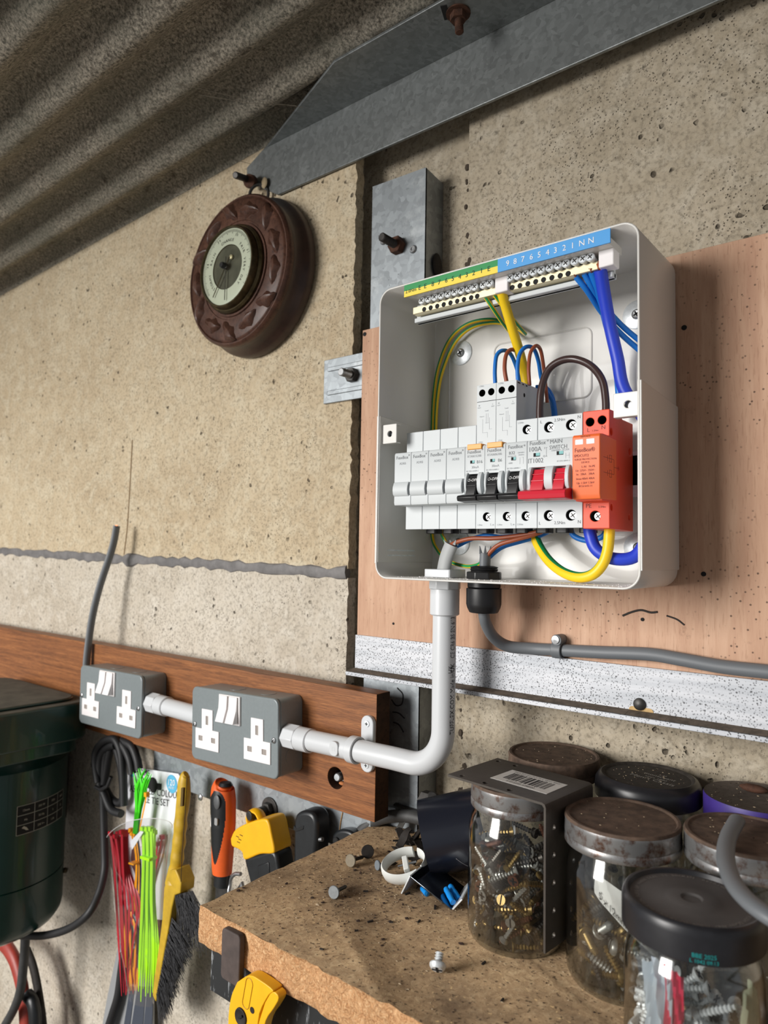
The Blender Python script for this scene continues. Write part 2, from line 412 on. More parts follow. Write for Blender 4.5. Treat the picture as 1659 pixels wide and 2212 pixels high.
# ------------------------------------------------------------------ the room
V = Vector
def jag_slab(name, x0, x1, y0, y1, ztop, zbot, mat, step=.006, amp=.0018, parent=None):
    """slab whose right edge (and seam edge) is uneven; ztop/zbot are functions of x"""
    m = MB(); n = int((ztop(x1)-zbot(x1))/step)
    xs = [x0, x0+(x1-x0)*.6]+[x1-.3+.3*k/24 for k in range(25)]
    j = [random.uniform(-1, 1)*amp for _ in range(n+1)]
    fr = []
    for i in range(n+1):
        row = []
        for k, x in enumerate(xs):
            zz = zbot(x)+(ztop(x)-zbot(x))*i/n
            e = 0
            if i in (0, n): zz += random.uniform(-1, 1)*amp*.8
            if k == len(xs)-1: x += j[i]; e = abs(j[i])*.6
            row.append(V((x, y0+e, zz)))
        fr.append(row)
    w_ = len(xs); vs = [p for r in fr for p in r]+[V((p.x, y1, p.z)) for r in fr for p in r]; B = w_*(n+1); fs = []
    for i in range(n):
        for k in range(w_-1):
            a = i*w_+k; fs.append((a, a+1, a+w_+1, a+w_)); fs.append((B+a, B+a+w_, B+a+w_+1, B+a+1))
        a = i*w_+w_-1; fs.append((a, B+a, B+a+w_, a+w_)); a = i*w_; fs.append((a, a+w_, B+a+w_, B+a))
    for k in range(w_-1):
        fs.append((k, B+k, B+k+1, k+1)); a = n*w_+k; fs.append((a, a+1, B+a+1, B+a))
    m.add(vs, fs); return m.build(name, mat, parent)
seam = lambda x: -.008-.0174*(x+1.37)
wl = struct(bpy.data.objects.new('wall_left', None)); COL.objects.link(wl); WLOC[wl] = V((0, 0, 0))
wl['label'] = 'left wall of two stacked cast concrete panels with a grey sealed joint'
jag_slab('concrete_panel', -2.6, -.510, .576, .589, lambda x: .72, lambda x: seam(x)+.0042, M_con, parent=wl)
jag_slab('concrete_panel', -2.6, -.510, .576, .589, lambda x: seam(x)-.0042, lambda x: -1.25, M_conlow, parent=wl)
MB().box((-2.6, .589, -1.25), (-.530, .64, .72)).build('panel_backing', M_con2, wl)
pts = []; rr = []
for k in range(90):
    x = -1.75+1.238*k/89; pts.append((x, .5778+random.uniform(-.001, .001), seam(x)+random.uniform(-.0016, .0016))); rr.append(.0074+random.uniform(-.0016, .0018)+(.004 if k in (58, 59) else 0))
MB().tube(pts, rr, 8, sq=(1, .55), up=(0, 0, 1)).build('mastic_joint', M_mastic, wl)
cr = [P(286, 950, .5757), P(283, 1010, .5757), P(279, 1080, .5757), P(275, 1140, .5757), P(268, 1198, .5757)]
MB().tube(smooth_path(cr), .0009, 5).build('hairline_crack', plain('crack_stain', (150, 126, 96), .95), wl)
wr = struct(bpy.data.objects.new('wall_back', None)); COL.objects.link(wr); WLOC[wr] = V((0, 0, 0))
wr['label'] = 'right wall of pitted grey concrete behind the plywood board'
jag_slab('concrete_panel', -.3745, 1.5, .597, .66, lambda x: .78, lambda x: -1.25, M_con2, parent=wr)
MB().box((-.60, .6135, -1.25), (-.36, .66, .78)).build('recess_panel', M_con2, wr)
# little bumps of mortar down the seam of the right panel
m = MB()
for k in range(46):
    z = random.uniform(-.25, .42); m.sphere((-.3745+random.uniform(-.004, .003), .598, z), random.uniform(.0012, .0032), 4, sc=(1, .7, 1.3))
stuff(m.build('mortar_crumbs', plain('dark_mortar', (70, 60, 50), .95), wr))
fl = struct(MB().box((-2.8, -3.2, -1.3), (1.7, .7, -1.25)).build('floor', plain('floor_concrete', (120, 114, 106), .9, var=.2, vscale=6))); fl['label'] = 'grey concrete garage floor'
# corrugated roof sheet
m = MB(); xs = [-2.6+4.2*k/28 for k in range(29)]; ys = [.5755-.0061*k for k in range(212)]
PITCH = .0735
def rz(x, y): return .539+.035*x+.0135*cos(2*pi*(y-.4787)/PITCH)
vs = [(x, y, rz(x, y)+dz) for dz in (0, .007) for y in ys for x in xs]; nx = len(xs); ny = len(ys); B = nx*ny; fs = []
for i in range(ny-1):
    for k in range(nx-1):
        a = i*nx+k; fs.append((a, a+nx, a+nx+1, a+1)); fs.append((B+a, B+a+1, B+a+nx+1, B+a+nx))
for k in range(nx-1):
    fs.append((k, k+1, B+k+1, B+k)); a = (ny-1)*nx+k; fs.append((a, B+a, B+a+1, a+1))
for i in range(ny-1):
    a = i*nx; fs.append((a, B+a, B+a+nx, a+nx)); a = i*nx+nx-1; fs.append((a, a+nx, B+a+nx, B+a))
m.add(vs, fs); ce = struct(m.build('ceiling', M_roof, recalc=False)); ce['label'] = 'dark weathered corrugated cement roof sheet seen from below'
p = P(345, 235, .40); p = PZ(345, 235, rz(p.x, p.y)-.008); q = p+V((-.004, .0, .012))
MB().sphere(p, .0022, 6).tube([p, q], .0004, 4).build('cobweb_speck', plain('web_white', (210, 205, 190), .8), ce)
for a, b in (((380, 180), (655, 232)), ((430, 205), (640, 228)), ((380, 300), (600, 370))):
    A = PZ(a[0], a[1], .500); B_ = PZ(b[0], b[1], .500)
    MB().tube([A, (A+B_)/2+V((0, 0, -.003)), B_], .00025, 4).build('cobweb_thread', plain('web', (120, 112, 98), .9), ce)

# ------------------------------------------------------------------ steel rafter
def hexnut(m, c, ax, r, h, mi=0):
    return m.lathe([(r, 0), (r, h)], c, ax, 6, mi, True, True)
def thread(m, a, b, r, n=9, mi=0, pitch=.0016):
    a, b = V(a), V(b); L = (b-a).length; k = max(3, int(L/pitch)); prof = []
    for i in range(k): prof += [(r*.86, L*i/k), (r, L*(i+.5)/k)]
    prof.append((r*.8, L)); return m.lathe(prof, a, b-a, n, mi, True, True)
t = thing('steel_rafter', 'long dark galvanised steel angle running up under the corrugated roof', 'beam', (-.5, .57, .433))
leg = [P(575, 308, .57), P(532, 362, .57), P(533, 392, .57), P(596, 424, .57)]
x1 = .45; zb = .4345; zt = .507
poly = [(-.6556, .5705, zt), (leg[1].x, .5705, leg[1].z), (leg[2].x, .5705, leg[2].z), (leg[3].x+.002, .5705, zb+.002), (x1, .5705, zb), (x1, .5705, zt)]
MB().prism(poly, (0, .0035, 0)).build('upright_flange', M_galv2, t, bevel=.0008)
poly = [(-.6556, .5705, zt-.003), (-.4834, .5085, zt-.003), (x1, .512, zt-.003), (x1, .5705, zt-.003)]
f = MB().prism(poly, (0, 0, .0032)).build('top_flange', M_galv2, t, bevel=.0006)
c = PZ(990, 28, zt-.003)
m = MB(); m.lathe([(.0115, -.0012), (.0115, 0)], c, (0, 0, 1), 20, 0, True, True); hexnut(m, c+V((0, 0, -.0075)), (0, 0, 1), .0078, .0064); thread(m, c+V((.0005, 0, -.005)), c+V((.0015, 0, -.020)), .0042)
m.build('bolt', M_rust, t)
c2 = PZ(967, 42, zt-.0032); c3 = PZ(958, 12, zt-.0032)
MB().obox((c2+c3)/2, (c3-c2).normalized(), V((0, 0, 1)).cross((c3-c2).normalized()), (0, 0, 1), (c3-c2).length, .006, .0006).build('bolt_slot', M_hole, t)

# hanging peg + barometer
pk = thing('wall_peg', 'dark iron peg with a loop sticking out above the barometer', 'hook', P(545, 388, .57))
a = P(508, 378, .532); b = P(548, 392, .572)
MB().cyl(a, b, .0042, 14).build('pin', M_dsteel, pk, bevel=.001)
c = P(541, 392, .56); MB().lathe([(.0085, -.004), (.0085, .004)], c, b-a, 14, 0, True, True).build('collar', M_rust, pk, bevel=.001)
MB().sphere(P(571, 395, .566), .0052, 6, sc=(1, .4, 1.4)).build('plaster_blob', plain('plaster', (168, 150, 120), .95), pk)
bc = V((-.6655, .576, .338)); BR = .0985
bt = thing('barometer', 'round carved mahogany barometer with a pale dial hanging from the peg', 'barometer', bc)
AX = (0, -1, 0)
m = MB(); m.lathe([(.001, 0), (BR*.96, 0), (BR, .004), (BR, .010), (BR*.985, .014), (BR*.955, .018), (BR*.93, .026), (BR*.925, .031), (BR*.94, .034), (BR*.935, .038), (BR*.91, .0405), (BR*.895, .0405), (BR*.885, .039), (BR*.87, .0405), (BR*.855, .0415),
    (.060, .0415), (.0595, .0405), (.057, .0405), (.0565, .0425), (.054, .0425), (.052, .036)], bc, AX, 96, [1]*7+[0]*13)
m.build('wooden_frame', [M_mahog, M_mahogd], bt)
# carved acanthus leaves round the ring
def leafmesh():
    m = MB(); L, W = .034, .0175; n = 10; vs = []; fs = []
    for i in range(n+1):
        u = i/n; wd = W*sin(pi*min(1, u*1.02))**.8*(1+.22*sin(u*15))
        for k in range(7):
            q = k/3-1; h = .0060*(1-q*q)*sin(pi*u)**.5+(-.0012 if k == 3 else 0)
            x = L*(u-.5)+.003*sin(2.6*u); y = q*wd*.5+.005*(u-.5)**2*20*.1
            vs.append((x, y, max(0, h)))
    for i in range(n):
        for k in range(6):
            a = i*7+k; fs.append((a, a+1, a+8, a+7))
    m.add(vs, fs); return m
lm = leafmesh(); R0 = .0735; first = None
for k in range(13):
    a = 2*pi*k/13+.25
    if first is None:
        o = lm.build('carved_leaf', M_mahog, None, recalc=False); o.parent = bt; first = o
    else:
        o = first.copy(); COL.objects.link(o)
    tilt = .75 if k % 2 else -.15
    # local frame: x tangent (tilted), y radial, z towards the room
    tx = V((-sin(a), 0, cos(a))); ra = V((cos(a), 0, sin(a)))
    X_ = (tx*cos(tilt)+ra*sin(tilt)); Z_ = V((0, -1, 0)); Y_ = Z_.cross(X_)
    M4 = Matrix((X_, Y_, Z_)).transposed().to_4x4(); M4.translation = ra*(R0+(.001 if k % 2 else -.001))+V((0, -.0413, 0)); o.matrix_local = M4
# bezel and dial stand proud of the wood
dc = bc+V((0, -.0425, 0)); DR = .0465
MB().lathe([(.0535, -.004), (.0535, .003), (.0515, .0055), (.0500, .0055), (.0495, .011), (.0482, .0135), (DR, .0135), (DR, .0115), (.046, .011)], dc, AX, 72).build('bezel', M_bezel, bt)
m = MB(); m.lathe([(.0001, .0095), (.0262, .0095), (.0270, .0105), (.0468, .0105)], dc, AX, 64, [1, 2, 0]); di = m.build('dial', [M_dial, M_dialmid, M_bezel], bt)
m = MB(); fc = dc+V((0, -.0107, 0))
def dialtext(m, s, r, a0, size, da):
    for i, ch in enumerate(s):
        a = a0-da*(i-(len(s)-1)/2); ra = V((cos(a), 0, sin(a))); tx = V((sin(a), 0, -cos(a)))
        m.text(ch, fc+ra*r, tx, ra, size, 0, 'C')
for s, a in (('STORMY', 205), ('RAIN', 150), ('CHANGE', 90), ('FAIR', 32), ('VERY DRY', -22)): dialtext(m, s, .0305, radians(a), .0052, radians(7.4))
for k, s in enumerate(('28', '29', '30', '31')): dialtext(m, s, .0372, radians(165-50*k), .0044, radians(5))
for k in range(100):
    a = radians(-40+260*k/99); ra = V((cos(a), 0, sin(a))); tx = V((sin(a), 0, -cos(a))); L = .003 if k % 5 else .0048
    m.obox(fc+ra*(.0445-L/2), ra, tx, (0, -1, 0), L, .00035, .0002)
m.build('dial_lettering', plain('dial_black', (60, 62, 58), .6), di)
def needle(a, L, wd, mt, nm):
    ra = V((cos(a), 0, sin(a))); tx = V((sin(a), 0, -cos(a))); MB().obox(fc+V((0, -.0022, 0))+ra*(L/2-.006), ra, tx, (0, -1, 0), L+.012, wd, .0004).build(nm, mt, bt)
needle(radians(-90), .041, .0011, M_dsteel, 'needle'); needle(radians(-124), .040, .0013, M_bezel, 'set_hand')
MB().lathe([(.0038, 0), (.0038, .0075), (.003, .009), (.0001, .009)], fc, AX, 16).build('hand_knob', M_blackp, bt)
MB().lathe([(.003, 0), (.0026, .0015), (.0001, .002)], fc+V((.008, 0, .010)), AX, 12).build('brass_pin', M_brass, bt)
MB().lathe([(.0463, .0125), (.035, .0148), (.018, .0162), (.0001, .0166)], dc, AX, 48).build('dial_glass', M_lens, bt)
rg = [bc+V((.0105*cos(a)+.006, -.012+.006*cos(a), BR+.006+.0125*sin(a))) for a in [2*pi*k/24 for k in range(24)]]
MB().tube(rg, .0019, 8, close=True).build('hanging_ring', M_dsteel, bt)

# galvanised post in the recess
pt = thing('steel_post', 'grey galvanised steel channel post standing in the recess beside the open fuse box', 'post', (-.452, .596, -1.25))
a = P(803, 404, .58); b = P(921, 361, .58)
poly = [(-.4885, .58, -1.25), (-.4165, .58, -1.25), (-.4165, .58, b.z), (-.4885, .58, a.z)]
MB().prism(poly, (0, .0022, 0)).build('web', M_galv, pt)
poly = [(-.4165, .5802, -1.25), (-.4165, .6125, -1.25), (-.4165, .6125, b.z-.004), (-.4165, .5802, b.z)]
MB().prism(poly, (-.002, 0, 0)).build('side_flange', M_galv, pt)
poly = [(-.4885, .5822, -1.25), (-.4885, .6125, -1.25), (-.4885, .6125, a.z-.004), (-.4885, .5822, a.z)]
MB().prism(poly, (.002, 0, 0)).build('side_flange', M_galv, pt)
c = P(862, 533, .58); m = MB(); hexnut(m, c, AX, .0095, .0085); m.build('nut', M_rust, pt, bevel=.0006)
m = MB(); thread(m, c+V((0, -.006, 0)), c+V((.0, -.030, .0)), .0046, 12); m.build('bolt_end', M_dsteel, pt)
for q in ((829, 521), (893, 539)):
    c = P(*q, .58); MB().lathe([(.0001, .0012), (.0017, .0012), (.0019, .0022), (.0034, .0022), (.0044, .0008), (.0044, 0)], c, AX, 18).build('rivet', M_steel, pt)
c = P(935, 575, .60); MB().sphere((-.4145, .60, c.z), .008, 6, sc=(.35, 1, 1.6)).build('tar_blob', M_scrap, pt)
m = MB()
for st in (((858, 1486), (870, 1500), (868, 1520), (856, 1524), (846, 1512)), ((848, 1538), (862, 1541), (874, 1552)), ((850, 1560), (862, 1566), (872, 1582))):
    m.tube(smooth_path([P(x, y, .5797) for x, y in st]), .0007, 5)
m.build('pen_marks', M_inkb, pt)
m = MB(); c = P(940, 1725, .58); thread(m, c+V((0, 0, 0)), P(934, 1722, .545), .0052, 12, pitch=.002); hexnut(m, c+V((0, -.008, 0)), AX, .0105, .008); m.build('lower_bolt', M_dsteel, pt)
m = MB(); a = P(855, 1737, .5797); b = P(905, 1752, .5797); m.tube([a, b], .0046, 10, sq=(1, .3)); m.build('pressed_slot', M_dsteel, pt)

# slotted fixing plate
fp = thing('fixing_plate', 'short galvanised plate with two pressed grooves and a bolt beside the plywood edge', 'bracket', P(700, 825, .574))
g = MB().box((-.5495, .5725, .1672), (-.468, .5758, .2172)).build('plate', M_galv, fp, bevel=.0005)
for z in (.2055, .1785): MB().rrect((-.505, .5725, z), (1, 0, 0), (0, 0, 1), .078, .0052, .0025, -.0011, .0003, (0, 1, 0)).build('pressed_groove', M_galv, fp, bevel=.0008)
c = V((-.5045, .5725, .1932)); m = MB(); hexnut(m, c, AX, .0082, .0068); m.build('nut', M_dsteel, fp, bevel=.0006)
m = MB(); thread(m, c+V((0, -.005, 0)), c+V((0, -.021, 0)), .0045, 12); m.build('bolt_end', M_steel, fp)

# plywood and aluminium angle
pb = MB().box((-.482, .560, -.118), (.75, .572, .2362)).build('plywood_board', M_ply, bevel=.0006); tag(pb, 'pinkish plywood sheet fixed to the wall behind the open fuse box', 'board')
for (x, y, r) in ((788, 722, .0022), (1478, 708, .0020), (1520, 1240, .0018), (1388, 1338, .0014), (1425, 1190, .0013), (850, 1347, .0012)):
    MB().lathe([(r, 0), (r, .0006), (r*.4, .0008)], P(x, y, .560), AX, 12, 0, True, True).build('knot_hole', M_hole, pb)
m = MB(); m.tube(smooth_path([P(x, y, .5597) for x, y in ((1345, 1330), (1365, 1322), (1385, 1318), (1405, 1323), (1420, 1322))]), .0009, 5); m.tube(smooth_path([P(x, y, .5597) for x, y in ((1440, 1330), (1462, 1338), (1478, 1350))]), .0007, 5); m.build('scratch', M_scrap, pb)
ag = thing('aluminium_angle', 'long speckled white aluminium angle strip below the plywood, dusty lip', 'angle strip', (-.1, .558, -.124))
MB().box((-.4812, .5568, -.1207), (.75, .5598, -.0850)).build('upright_leg', M_alu, ag)
MB().box((-.4824, .5435, -.1246), (.75, .5598, -.1209)).build('lip', M_alu, ag, bevel=.0004)
m = MB(); N = 160
for k in range(N):
    x = -.482+1.2*k/N; m.add([(x, .5440+random.uniform(0, .0012), -.1205), (x+1.2/N, .5440+random.uniform(0, .0012), -.1205), (x+1.2/N, .5566, -.1186), (x, .5566, -.1186)], [(0, 1, 2, 3)])
stuff(m.build('dust_layer', M_dust, ag))
c = P(1382, 1521, .5568); MB().lathe([(.0048, 0), (.0046, .0016), (.003, .0028), (.0001, .003)], c, AX, 18).build('round_head_screw', M_dsteel, ag)
MB().rrect(c+V((.001, -.0002, -.006)), (1, 0, 0), (0, 0, 1), .019, .0075, .003, 0, .00015, AX).build('rust_stain', plain('rust_stain', (206, 172, 118), .8, var=.3, vscale=150), ag)

# ------------------------------------------------------------------ brown plank
pl = MB().box((-1.75, .538, -.2585), (-.4362, .559, -.1370)).build('wooden_batten', [M_plank, M_plankend]); tag(pl, 'brown wood plank screwed along the wall carrying the two grey sockets', 'plank')
hc = V((-.4880, .538, -.2274))
cut(pl, MB().cyl(hc+V((0, -.01, 0)), hc+V((0, .0212-.003, 0)), .0108, 28, 1), [M_plank, M_plankend])
for p_ in pl.data.polygons:
    if p_.normal.x > .9 and abs((pl.data.vertices[p_.vertices[0]].co.x)+.4362) < .001: p_.material_index = 1
bevel(pl, .0006)
m = MB(); b0 = hc+V((.001, .018, 0)); m.lathe([(.0085, -.002), (.0085, 0)], b0, AX, 20, 0, True, True); hexnut(m, b0, AX, .0070, .005); thread(m, b0+V((0, -.004, 0)), b0+V((.0005, -.018, .001)), .0042, 12); 
m.build('recessed_bolt', M_steel, pl)
MB().sphere(hc+V((.001, .010, -.0075)), .003, 6, sc=(1.6, 1, .6)).build('wood_splinters', plain('splinter', (190, 120, 70), .8), pl)

# ------------------------------------------------------------------ sockets
M_shutgap = plain('shutter_and_gap_grey', (150, 142, 136), .6)  # outlet shutters, also the painted shade between the rockers
def socket(c, w_, h_, ang, label):
    t = thing('double_socket', label, 'socket', V((c[0], .538, c[1])), 'grey metal sockets on the plank')
    a = radians(ang); U = V((cos(a), 0, sin(a))); W = V((-sin(a), 0, cos(a))); c0 = V((c[0], .502, c[1])); k = w_/.143
    def L(u, v, d=0): return c0+U*(u*k)+W*(v)+V((0, d, 0))
    MB().rrect(L(0, 0), U, W, w_-.0016, h_-.0016, .0065, .0042, .036, (0, 1, 0)).build('back_box', M_sock, t, bevel=.0012)
    o = MB().rrect(L(0, 0), U, W, w_, h_, .0075, 0, .0040, (0, 1, 0)).build('front_plate', M_sock, t, bevel=.0014, seg=3)
    for u in (-.015, .035): MB().lathe([(.0001, .0003), (.0085, .0003), (.0085, 0)], c0+U*(u*k)+W*(h_/2-.0008)+V((0, .020, 0)), W, 20).build('knockout', M_sock, t)
    for s in (-1, 1): MB().lathe([(.0001, .0003), (.0085, .0003), (.0085, 0)], c0+U*(w_/2-.0008)+W*(-.02)+V((0, .020, 0)), U, 20).build('knockout', M_sock, t) if s > 0 else None
    m = MB()
    for k2 in range(6): m.obox(c0+U*(w_/2-.0008)+W*(.004)+V((0, .011+.0012*(k2 % 2), (k2-3)*.0016)), U, (0, 1, 0), W, .0003, .0009, .0010)
    m.build('stamped_mark', M_hole, t)
    for du, dv in ((-.0425, -.0052), (.0405, -.0050)):
        T = [(-.0095, .0225), (.0095, .0225), (.0095, .0005), (.0205, .0005), (.0205, -.0215), (-.0205, -.0215), (-.0205, .0005), (-.0095, .0005)]
        ob = MB().prism([L(du+x, dv+y, -.0012) for x, y in T], (0, .003, 0)).build('outlet_insert', [M_swhite, M_shutgap], t)
        cc = MB()
        for x, y, ww, hh in ((0, .0105, .0042, .0095), (-.0112, -.0100, .0068, .0052), (.0112, -.0100, .0068, .0052)):
            cc.obox(L(du+x, dv+y, -.0012), U, (0, 1, 0), W, ww*k, .0016, hh, 1)
        cut(ob, cc, [M_swhite, M_shutgap]); bevel(ob, .0005)
    sw = MB().obox(L(-.0035, .0215, -.0006), U, (0, 1, 0), W, .035*k, .003, .0305).build('switch_surround', M_swhite, t, bevel=.0006)
    MB().obox(L(-.0035, .0222, -.0019), U, (0, 1, 0), W, .0312*k, .0006, .0275).build('switch_gap_shade', M_shutgap, sw)  # grey plate: shade in the gaps round the rockers put in as colour
    for u in (-.0117, .0047):
        o1 = MB().prism([L(u-.0070, .0360, -.0036), L(u-.0070, .0225, -.0046), L(u-.0070, .0085, -.0092), L(u-.0070, .0085, 0), L(u-.0070, .0360, 0)], U*(.0136*k)).build('rocker', M_swhite, sw, bevel=.0006)
    for u in (-.0655, .0655):
        m = MB(); q = L(u, -.0015, 0); m.lathe([(.0030, 0), (.0030, .0008), (.0020, .0016), (.0001, .0018)], q, AX, 16); m.obox(q+V((0, -.0018, 0)), (U+W).normalized(), (0, 1, 0), (U-W).normalized(), .0046, .0004, .0008, 1)
        m.build('plate_screw', [M_steel, M_hole], t)
    return t
s2 = socket((-.6062, -.1932), .1428, .0805, 2.0, 'grey metal double socket nearer the fuse box, conduit entering its right side')
s1 = socket((-.8530, -.1962), .1480, .0770, 1.0, 'grey metal double socket at the far end of the plank under the cut cable stub')

# ------------------------------------------------------------------ white conduit
CYY = .516; CR = .01025; XV = -.3440; ZH = -.1858; RB = .034
ct = thing('bent_conduit', 'white plastic conduit pipe bending down from the open box to the near socket', 'conduit', (XV, CYY, ZH))
pts = [V((XV, CYY, -.030)), V((XV, CYY, ZH+RB+.03))]
pts += [V((XV-RB+RB*cos(a), CYY, ZH+RB-RB*sin(a))) for a in [radians(90*k/14) for k in range(15)]]
pts += [V((XV-RB-.02, CYY, ZH)), V((-.524, CYY, ZH-.003))]
MB().tube(pts, CR, 28).build('pipe', M_pvc, ct)
def adaptor(org, ax, hexL, colL, parent, rh=.0142, rc=.0128):
    m = MB(); m.lathe([(rh, 0), (rh, hexL)], org, ax, 8, 0, True, True); o1 = m.build('hex_collar', M_pvc, parent, bevel=.0008)
    m = MB(); m.lathe([(rc, hexL), (rc, hexL+colL-.001), (rc-.0012, hexL+colL), (CR, hexL+colL)], org, ax, 32); m.build('sleeve', M_pvc, parent)
adaptor(V((XV, CYY, -.0222)), (0, 0, -1), .0085, .0225, ct, .0140, .01285)
adaptor(V((-.5352, CYY, ZH-.0034)), (1, 0, .01), .0175, .0165, ct, .0128, .0118)
m = MB(); s = 'TUFFLEX.COM Made in UK  CR  CE CR6 BS EN 613'
m.cyltext('TUFFLEX.COM Made in UK', (XV, CYY, 0), (0, 0, 1), CR+.0001, radians(79), -.1235, .0072, along=True, sx=.72, flip=1)
m.cyltext('UK', (XV, CYY, 0), (0, 0, 1), CR+.0001, radians(66), -.0985, .0060, along=True, sx=.8)
m.cyltext('CA', (XV, CYY, 0), (0, 0, 1), CR+.0001, radians(79), -.0985, .0060, along=True, sx=.8)
m.cyltext('CE CR6 BS EN 613', (XV, CYY, 0), (0, 0, 1), CR+.0001, radians(79), -.0715, .0072, along=True, sx=.62)
m.build('printed_lettering', M_inkb, ct)
c2 = thing('short_conduit', 'short white conduit pipe joining the two grey sockets', 'conduit', (-.73, CYY, -.1905))
MB().tube([V((-.775, CYY, -.1905)), V((-.6785, CYY, -.1918))], CR, 28).build('pipe', M_pvc, c2)
adaptor(V((-.7785, CYY, -.1905)), (1, 0, -.01), .0175, .0165, c2, .0128, .0118)
# block inside the box where the pipe comes through
MB().rrect((XV, CYY, -.0203), (1, 0, 0), (0, 1, 0), .027, .026, .002, 0, .0070, (0, 0, 1)).build('lock_nut', M_pvc, ct, bevel=.0006)
sd = thing('conduit_saddle', 'white plastic saddle clamp holding the conduit to the plank end', 'clip', (-.4440, .538, -.1858))
MB().rrect((-.4440, .538, -.1848), (1, 0, 0), (0, 0, 1), .0152, .054, .0074, -.0048, 0, (0, 1, 0)).build('base', M_pvc, sd, bevel=.0008)
MB().lathe([(CR+.0002, -.0045), (CR+.0024, -.0045), (CR+.0024, .0045), (CR+.0002, .0045), (CR+.0002, -.0045)], (-.4440, CYY, ZH-.001), (1, 0, 0), 32).build('strap', M_pvc, sd, bevel=.0005)
for z in (-.1655, -.2050):
    q = V((-.4440, .5332, z)); m = MB(); m.lathe([(.0032, 0), (.0030, .0008), (.0001, .0010)], q, AX, 16); m.obox(q+V((0, -.001, 0)), (1, 0, 0), (0, 1, 0), (0, 0, 1), .0032, .0004, .0007, 1); m.obox(q+V((0, -.001, 0)), (1, 0, 0), (0, 1, 0), (0, 0, 1), .0007, .0004, .0032, 1)
    m.build('saddle_screw', [M_zinc, M_hole], sd)
q = V((-.4615, CYY-CR-.0004, ZH-.001)); MB().rrect(q, (1, 0, 0), (0, 0, 1), .011, .0135, .0045, -.0006, .002, (0, 1, 0)).build('moulded_pad', M_pvc, sd, bevel=.0005)
MB().text('TE', q+V((0, -.0006, -.0022)), (1, 0, 0), (0, 0, 1), .0058, 0, 'C').build('moulded_letters', plain('faint_letter', (206, 208, 210), .5), sd)
# ------------------------------------------------------------------ open fuse box
YF, YB = .4735, .5600
BX0, BX1, BZ0, BZ1 = -.3885, -.1600, -.0222, .2318
bcx, bcz, bw, bh = (BX0+BX1)/2, (BZ0+BZ1)/2, BX1-BX0, BZ1-BZ0
cu = thing('fuse_box', 'open white metal fuse box enclosure without its lid on the plywood', 'fuse box', (bcx, YB, BZ0))
def shell(W, H, rad, y0, y1, th, name, parent, rback=.006):
    m = MB(); rings = []
    def ring(w_, h_, r_, y): return [V((bcx+a, y, bcz+b)) for a, b in rr2(w_, h_, r_, 7)]
    sec = [(W-2*th, H-2*th, rad-th, y1-th), (W-2*th, H-2*th, rad-th, y0+.0004), (W-2*th+.0008, H-2*th+.0008, rad-th+.0004, y0), (W-.0008, H-.0008, rad-.0004, y0), (W, H, rad, y0+.0004)]
    sec += [(W, H, rad, y1-rback)]+[(W-2*rback*(1-cos(t)), H-2*rback*(1-cos(t)), rad-.5*rback*(1-cos(t)), y1-rback+rback*sin(t)) for t in [radians(90*k/4) for k in range(1, 5)]]
    for s_ in sec: rings.append(ring(*s_))
    n = len(rings[0]); vs = [p for r in rings for p in r]; fs = [tuple(range(n))]
    for i in range(len(rings)-1):
        for k in range(n): fs.append((i*n+k, i*n+(k+1) % n, (i+1)*n+(k+1) % n, (i+1)*n+k))
    fs.append(tuple(range((len(rings)-1)*n, len(rings)*n))[::-1]); m.add(vs, fs)
    return m.build(name, M_white, parent, ang=50)
shell(bw, bh, .0125, YF, YB, .0016, 'enclosure', cu)
YI = YB-.0016
# lower skirt of the sides is one sheet thicker
def skirt(side):
    x = BX1 if side > 0 else BX0
    zt = P(1378, 820, YF).z
    poly = [(x-.0006*side, YF+.0003, BZ0+.013), (x-.0006*side, YF+.0003, zt), (x-.0006*side, YB-.004, zt-.0045), (x-.0006*side, YB-.004, BZ0+.013)]
    MB().prism(poly, (.0016*side, 0, 0)).build('side_skirt', M_white, cu, bevel=.0005)
    xi = x-.0016*side
    poly = [(xi, YF+.001, BZ0+.014), (xi, YF+.001, zt), (xi, YI-.003, zt-.003), (xi, YI-.003, BZ0+.014)]
    MB().prism(poly, (-.0007*side, 0, 0)).build('inner_skirt', M_white, cu, bevel=.0003)
skirt(1); skirt(-1)
# knock-out outline on the back, back seams, vents
m = MB(); kx0, kx1, kz0, kz1 = P(1068, 770, YI).x, P(1278, 712, YI).x, P(1190, 868, YI).z, P(1278, 705, YI).z
m.tube([V(((kx0+kx1)/2+a, YI-.0001, (kz0+kz1)/2+b)) for a, b in rr2(kx1-kx0, kz1-kz0, .007, 5)], .0008, 6, close=True); m.build('knockout_outline', M_white, cu)
MB().tube([(BX0+.019, YI-.0002, .20), (BX0+.019, YI-.0002, .02)], .0011, 6).build('pressed_rib', M_white, cu)
for k in range(2):
    z = -.0035-.0045*k
    MB().obox((BX0+.0019, .508, z+.006), (1, 0, 0), (0, 1, 0), (0, 0, 1), .0010, .040, .0013).build('vent_slot', M_zinc, cu)
    MB().obox((BX1-.018, YI-.0004, z+.004), (1, 0, 0), (0, 1, 0), (0, 0, 1), .026, .0010, .0012).build('vent_slot', M_zinc, cu)
MB().obox((BX0+.0018, .505, .0085), (1, 0, 0), (0, 1, 0), (0, 0, 1), .0008, .013, .017).build('blank_knockout', M_white, cu, bevel=.0003)
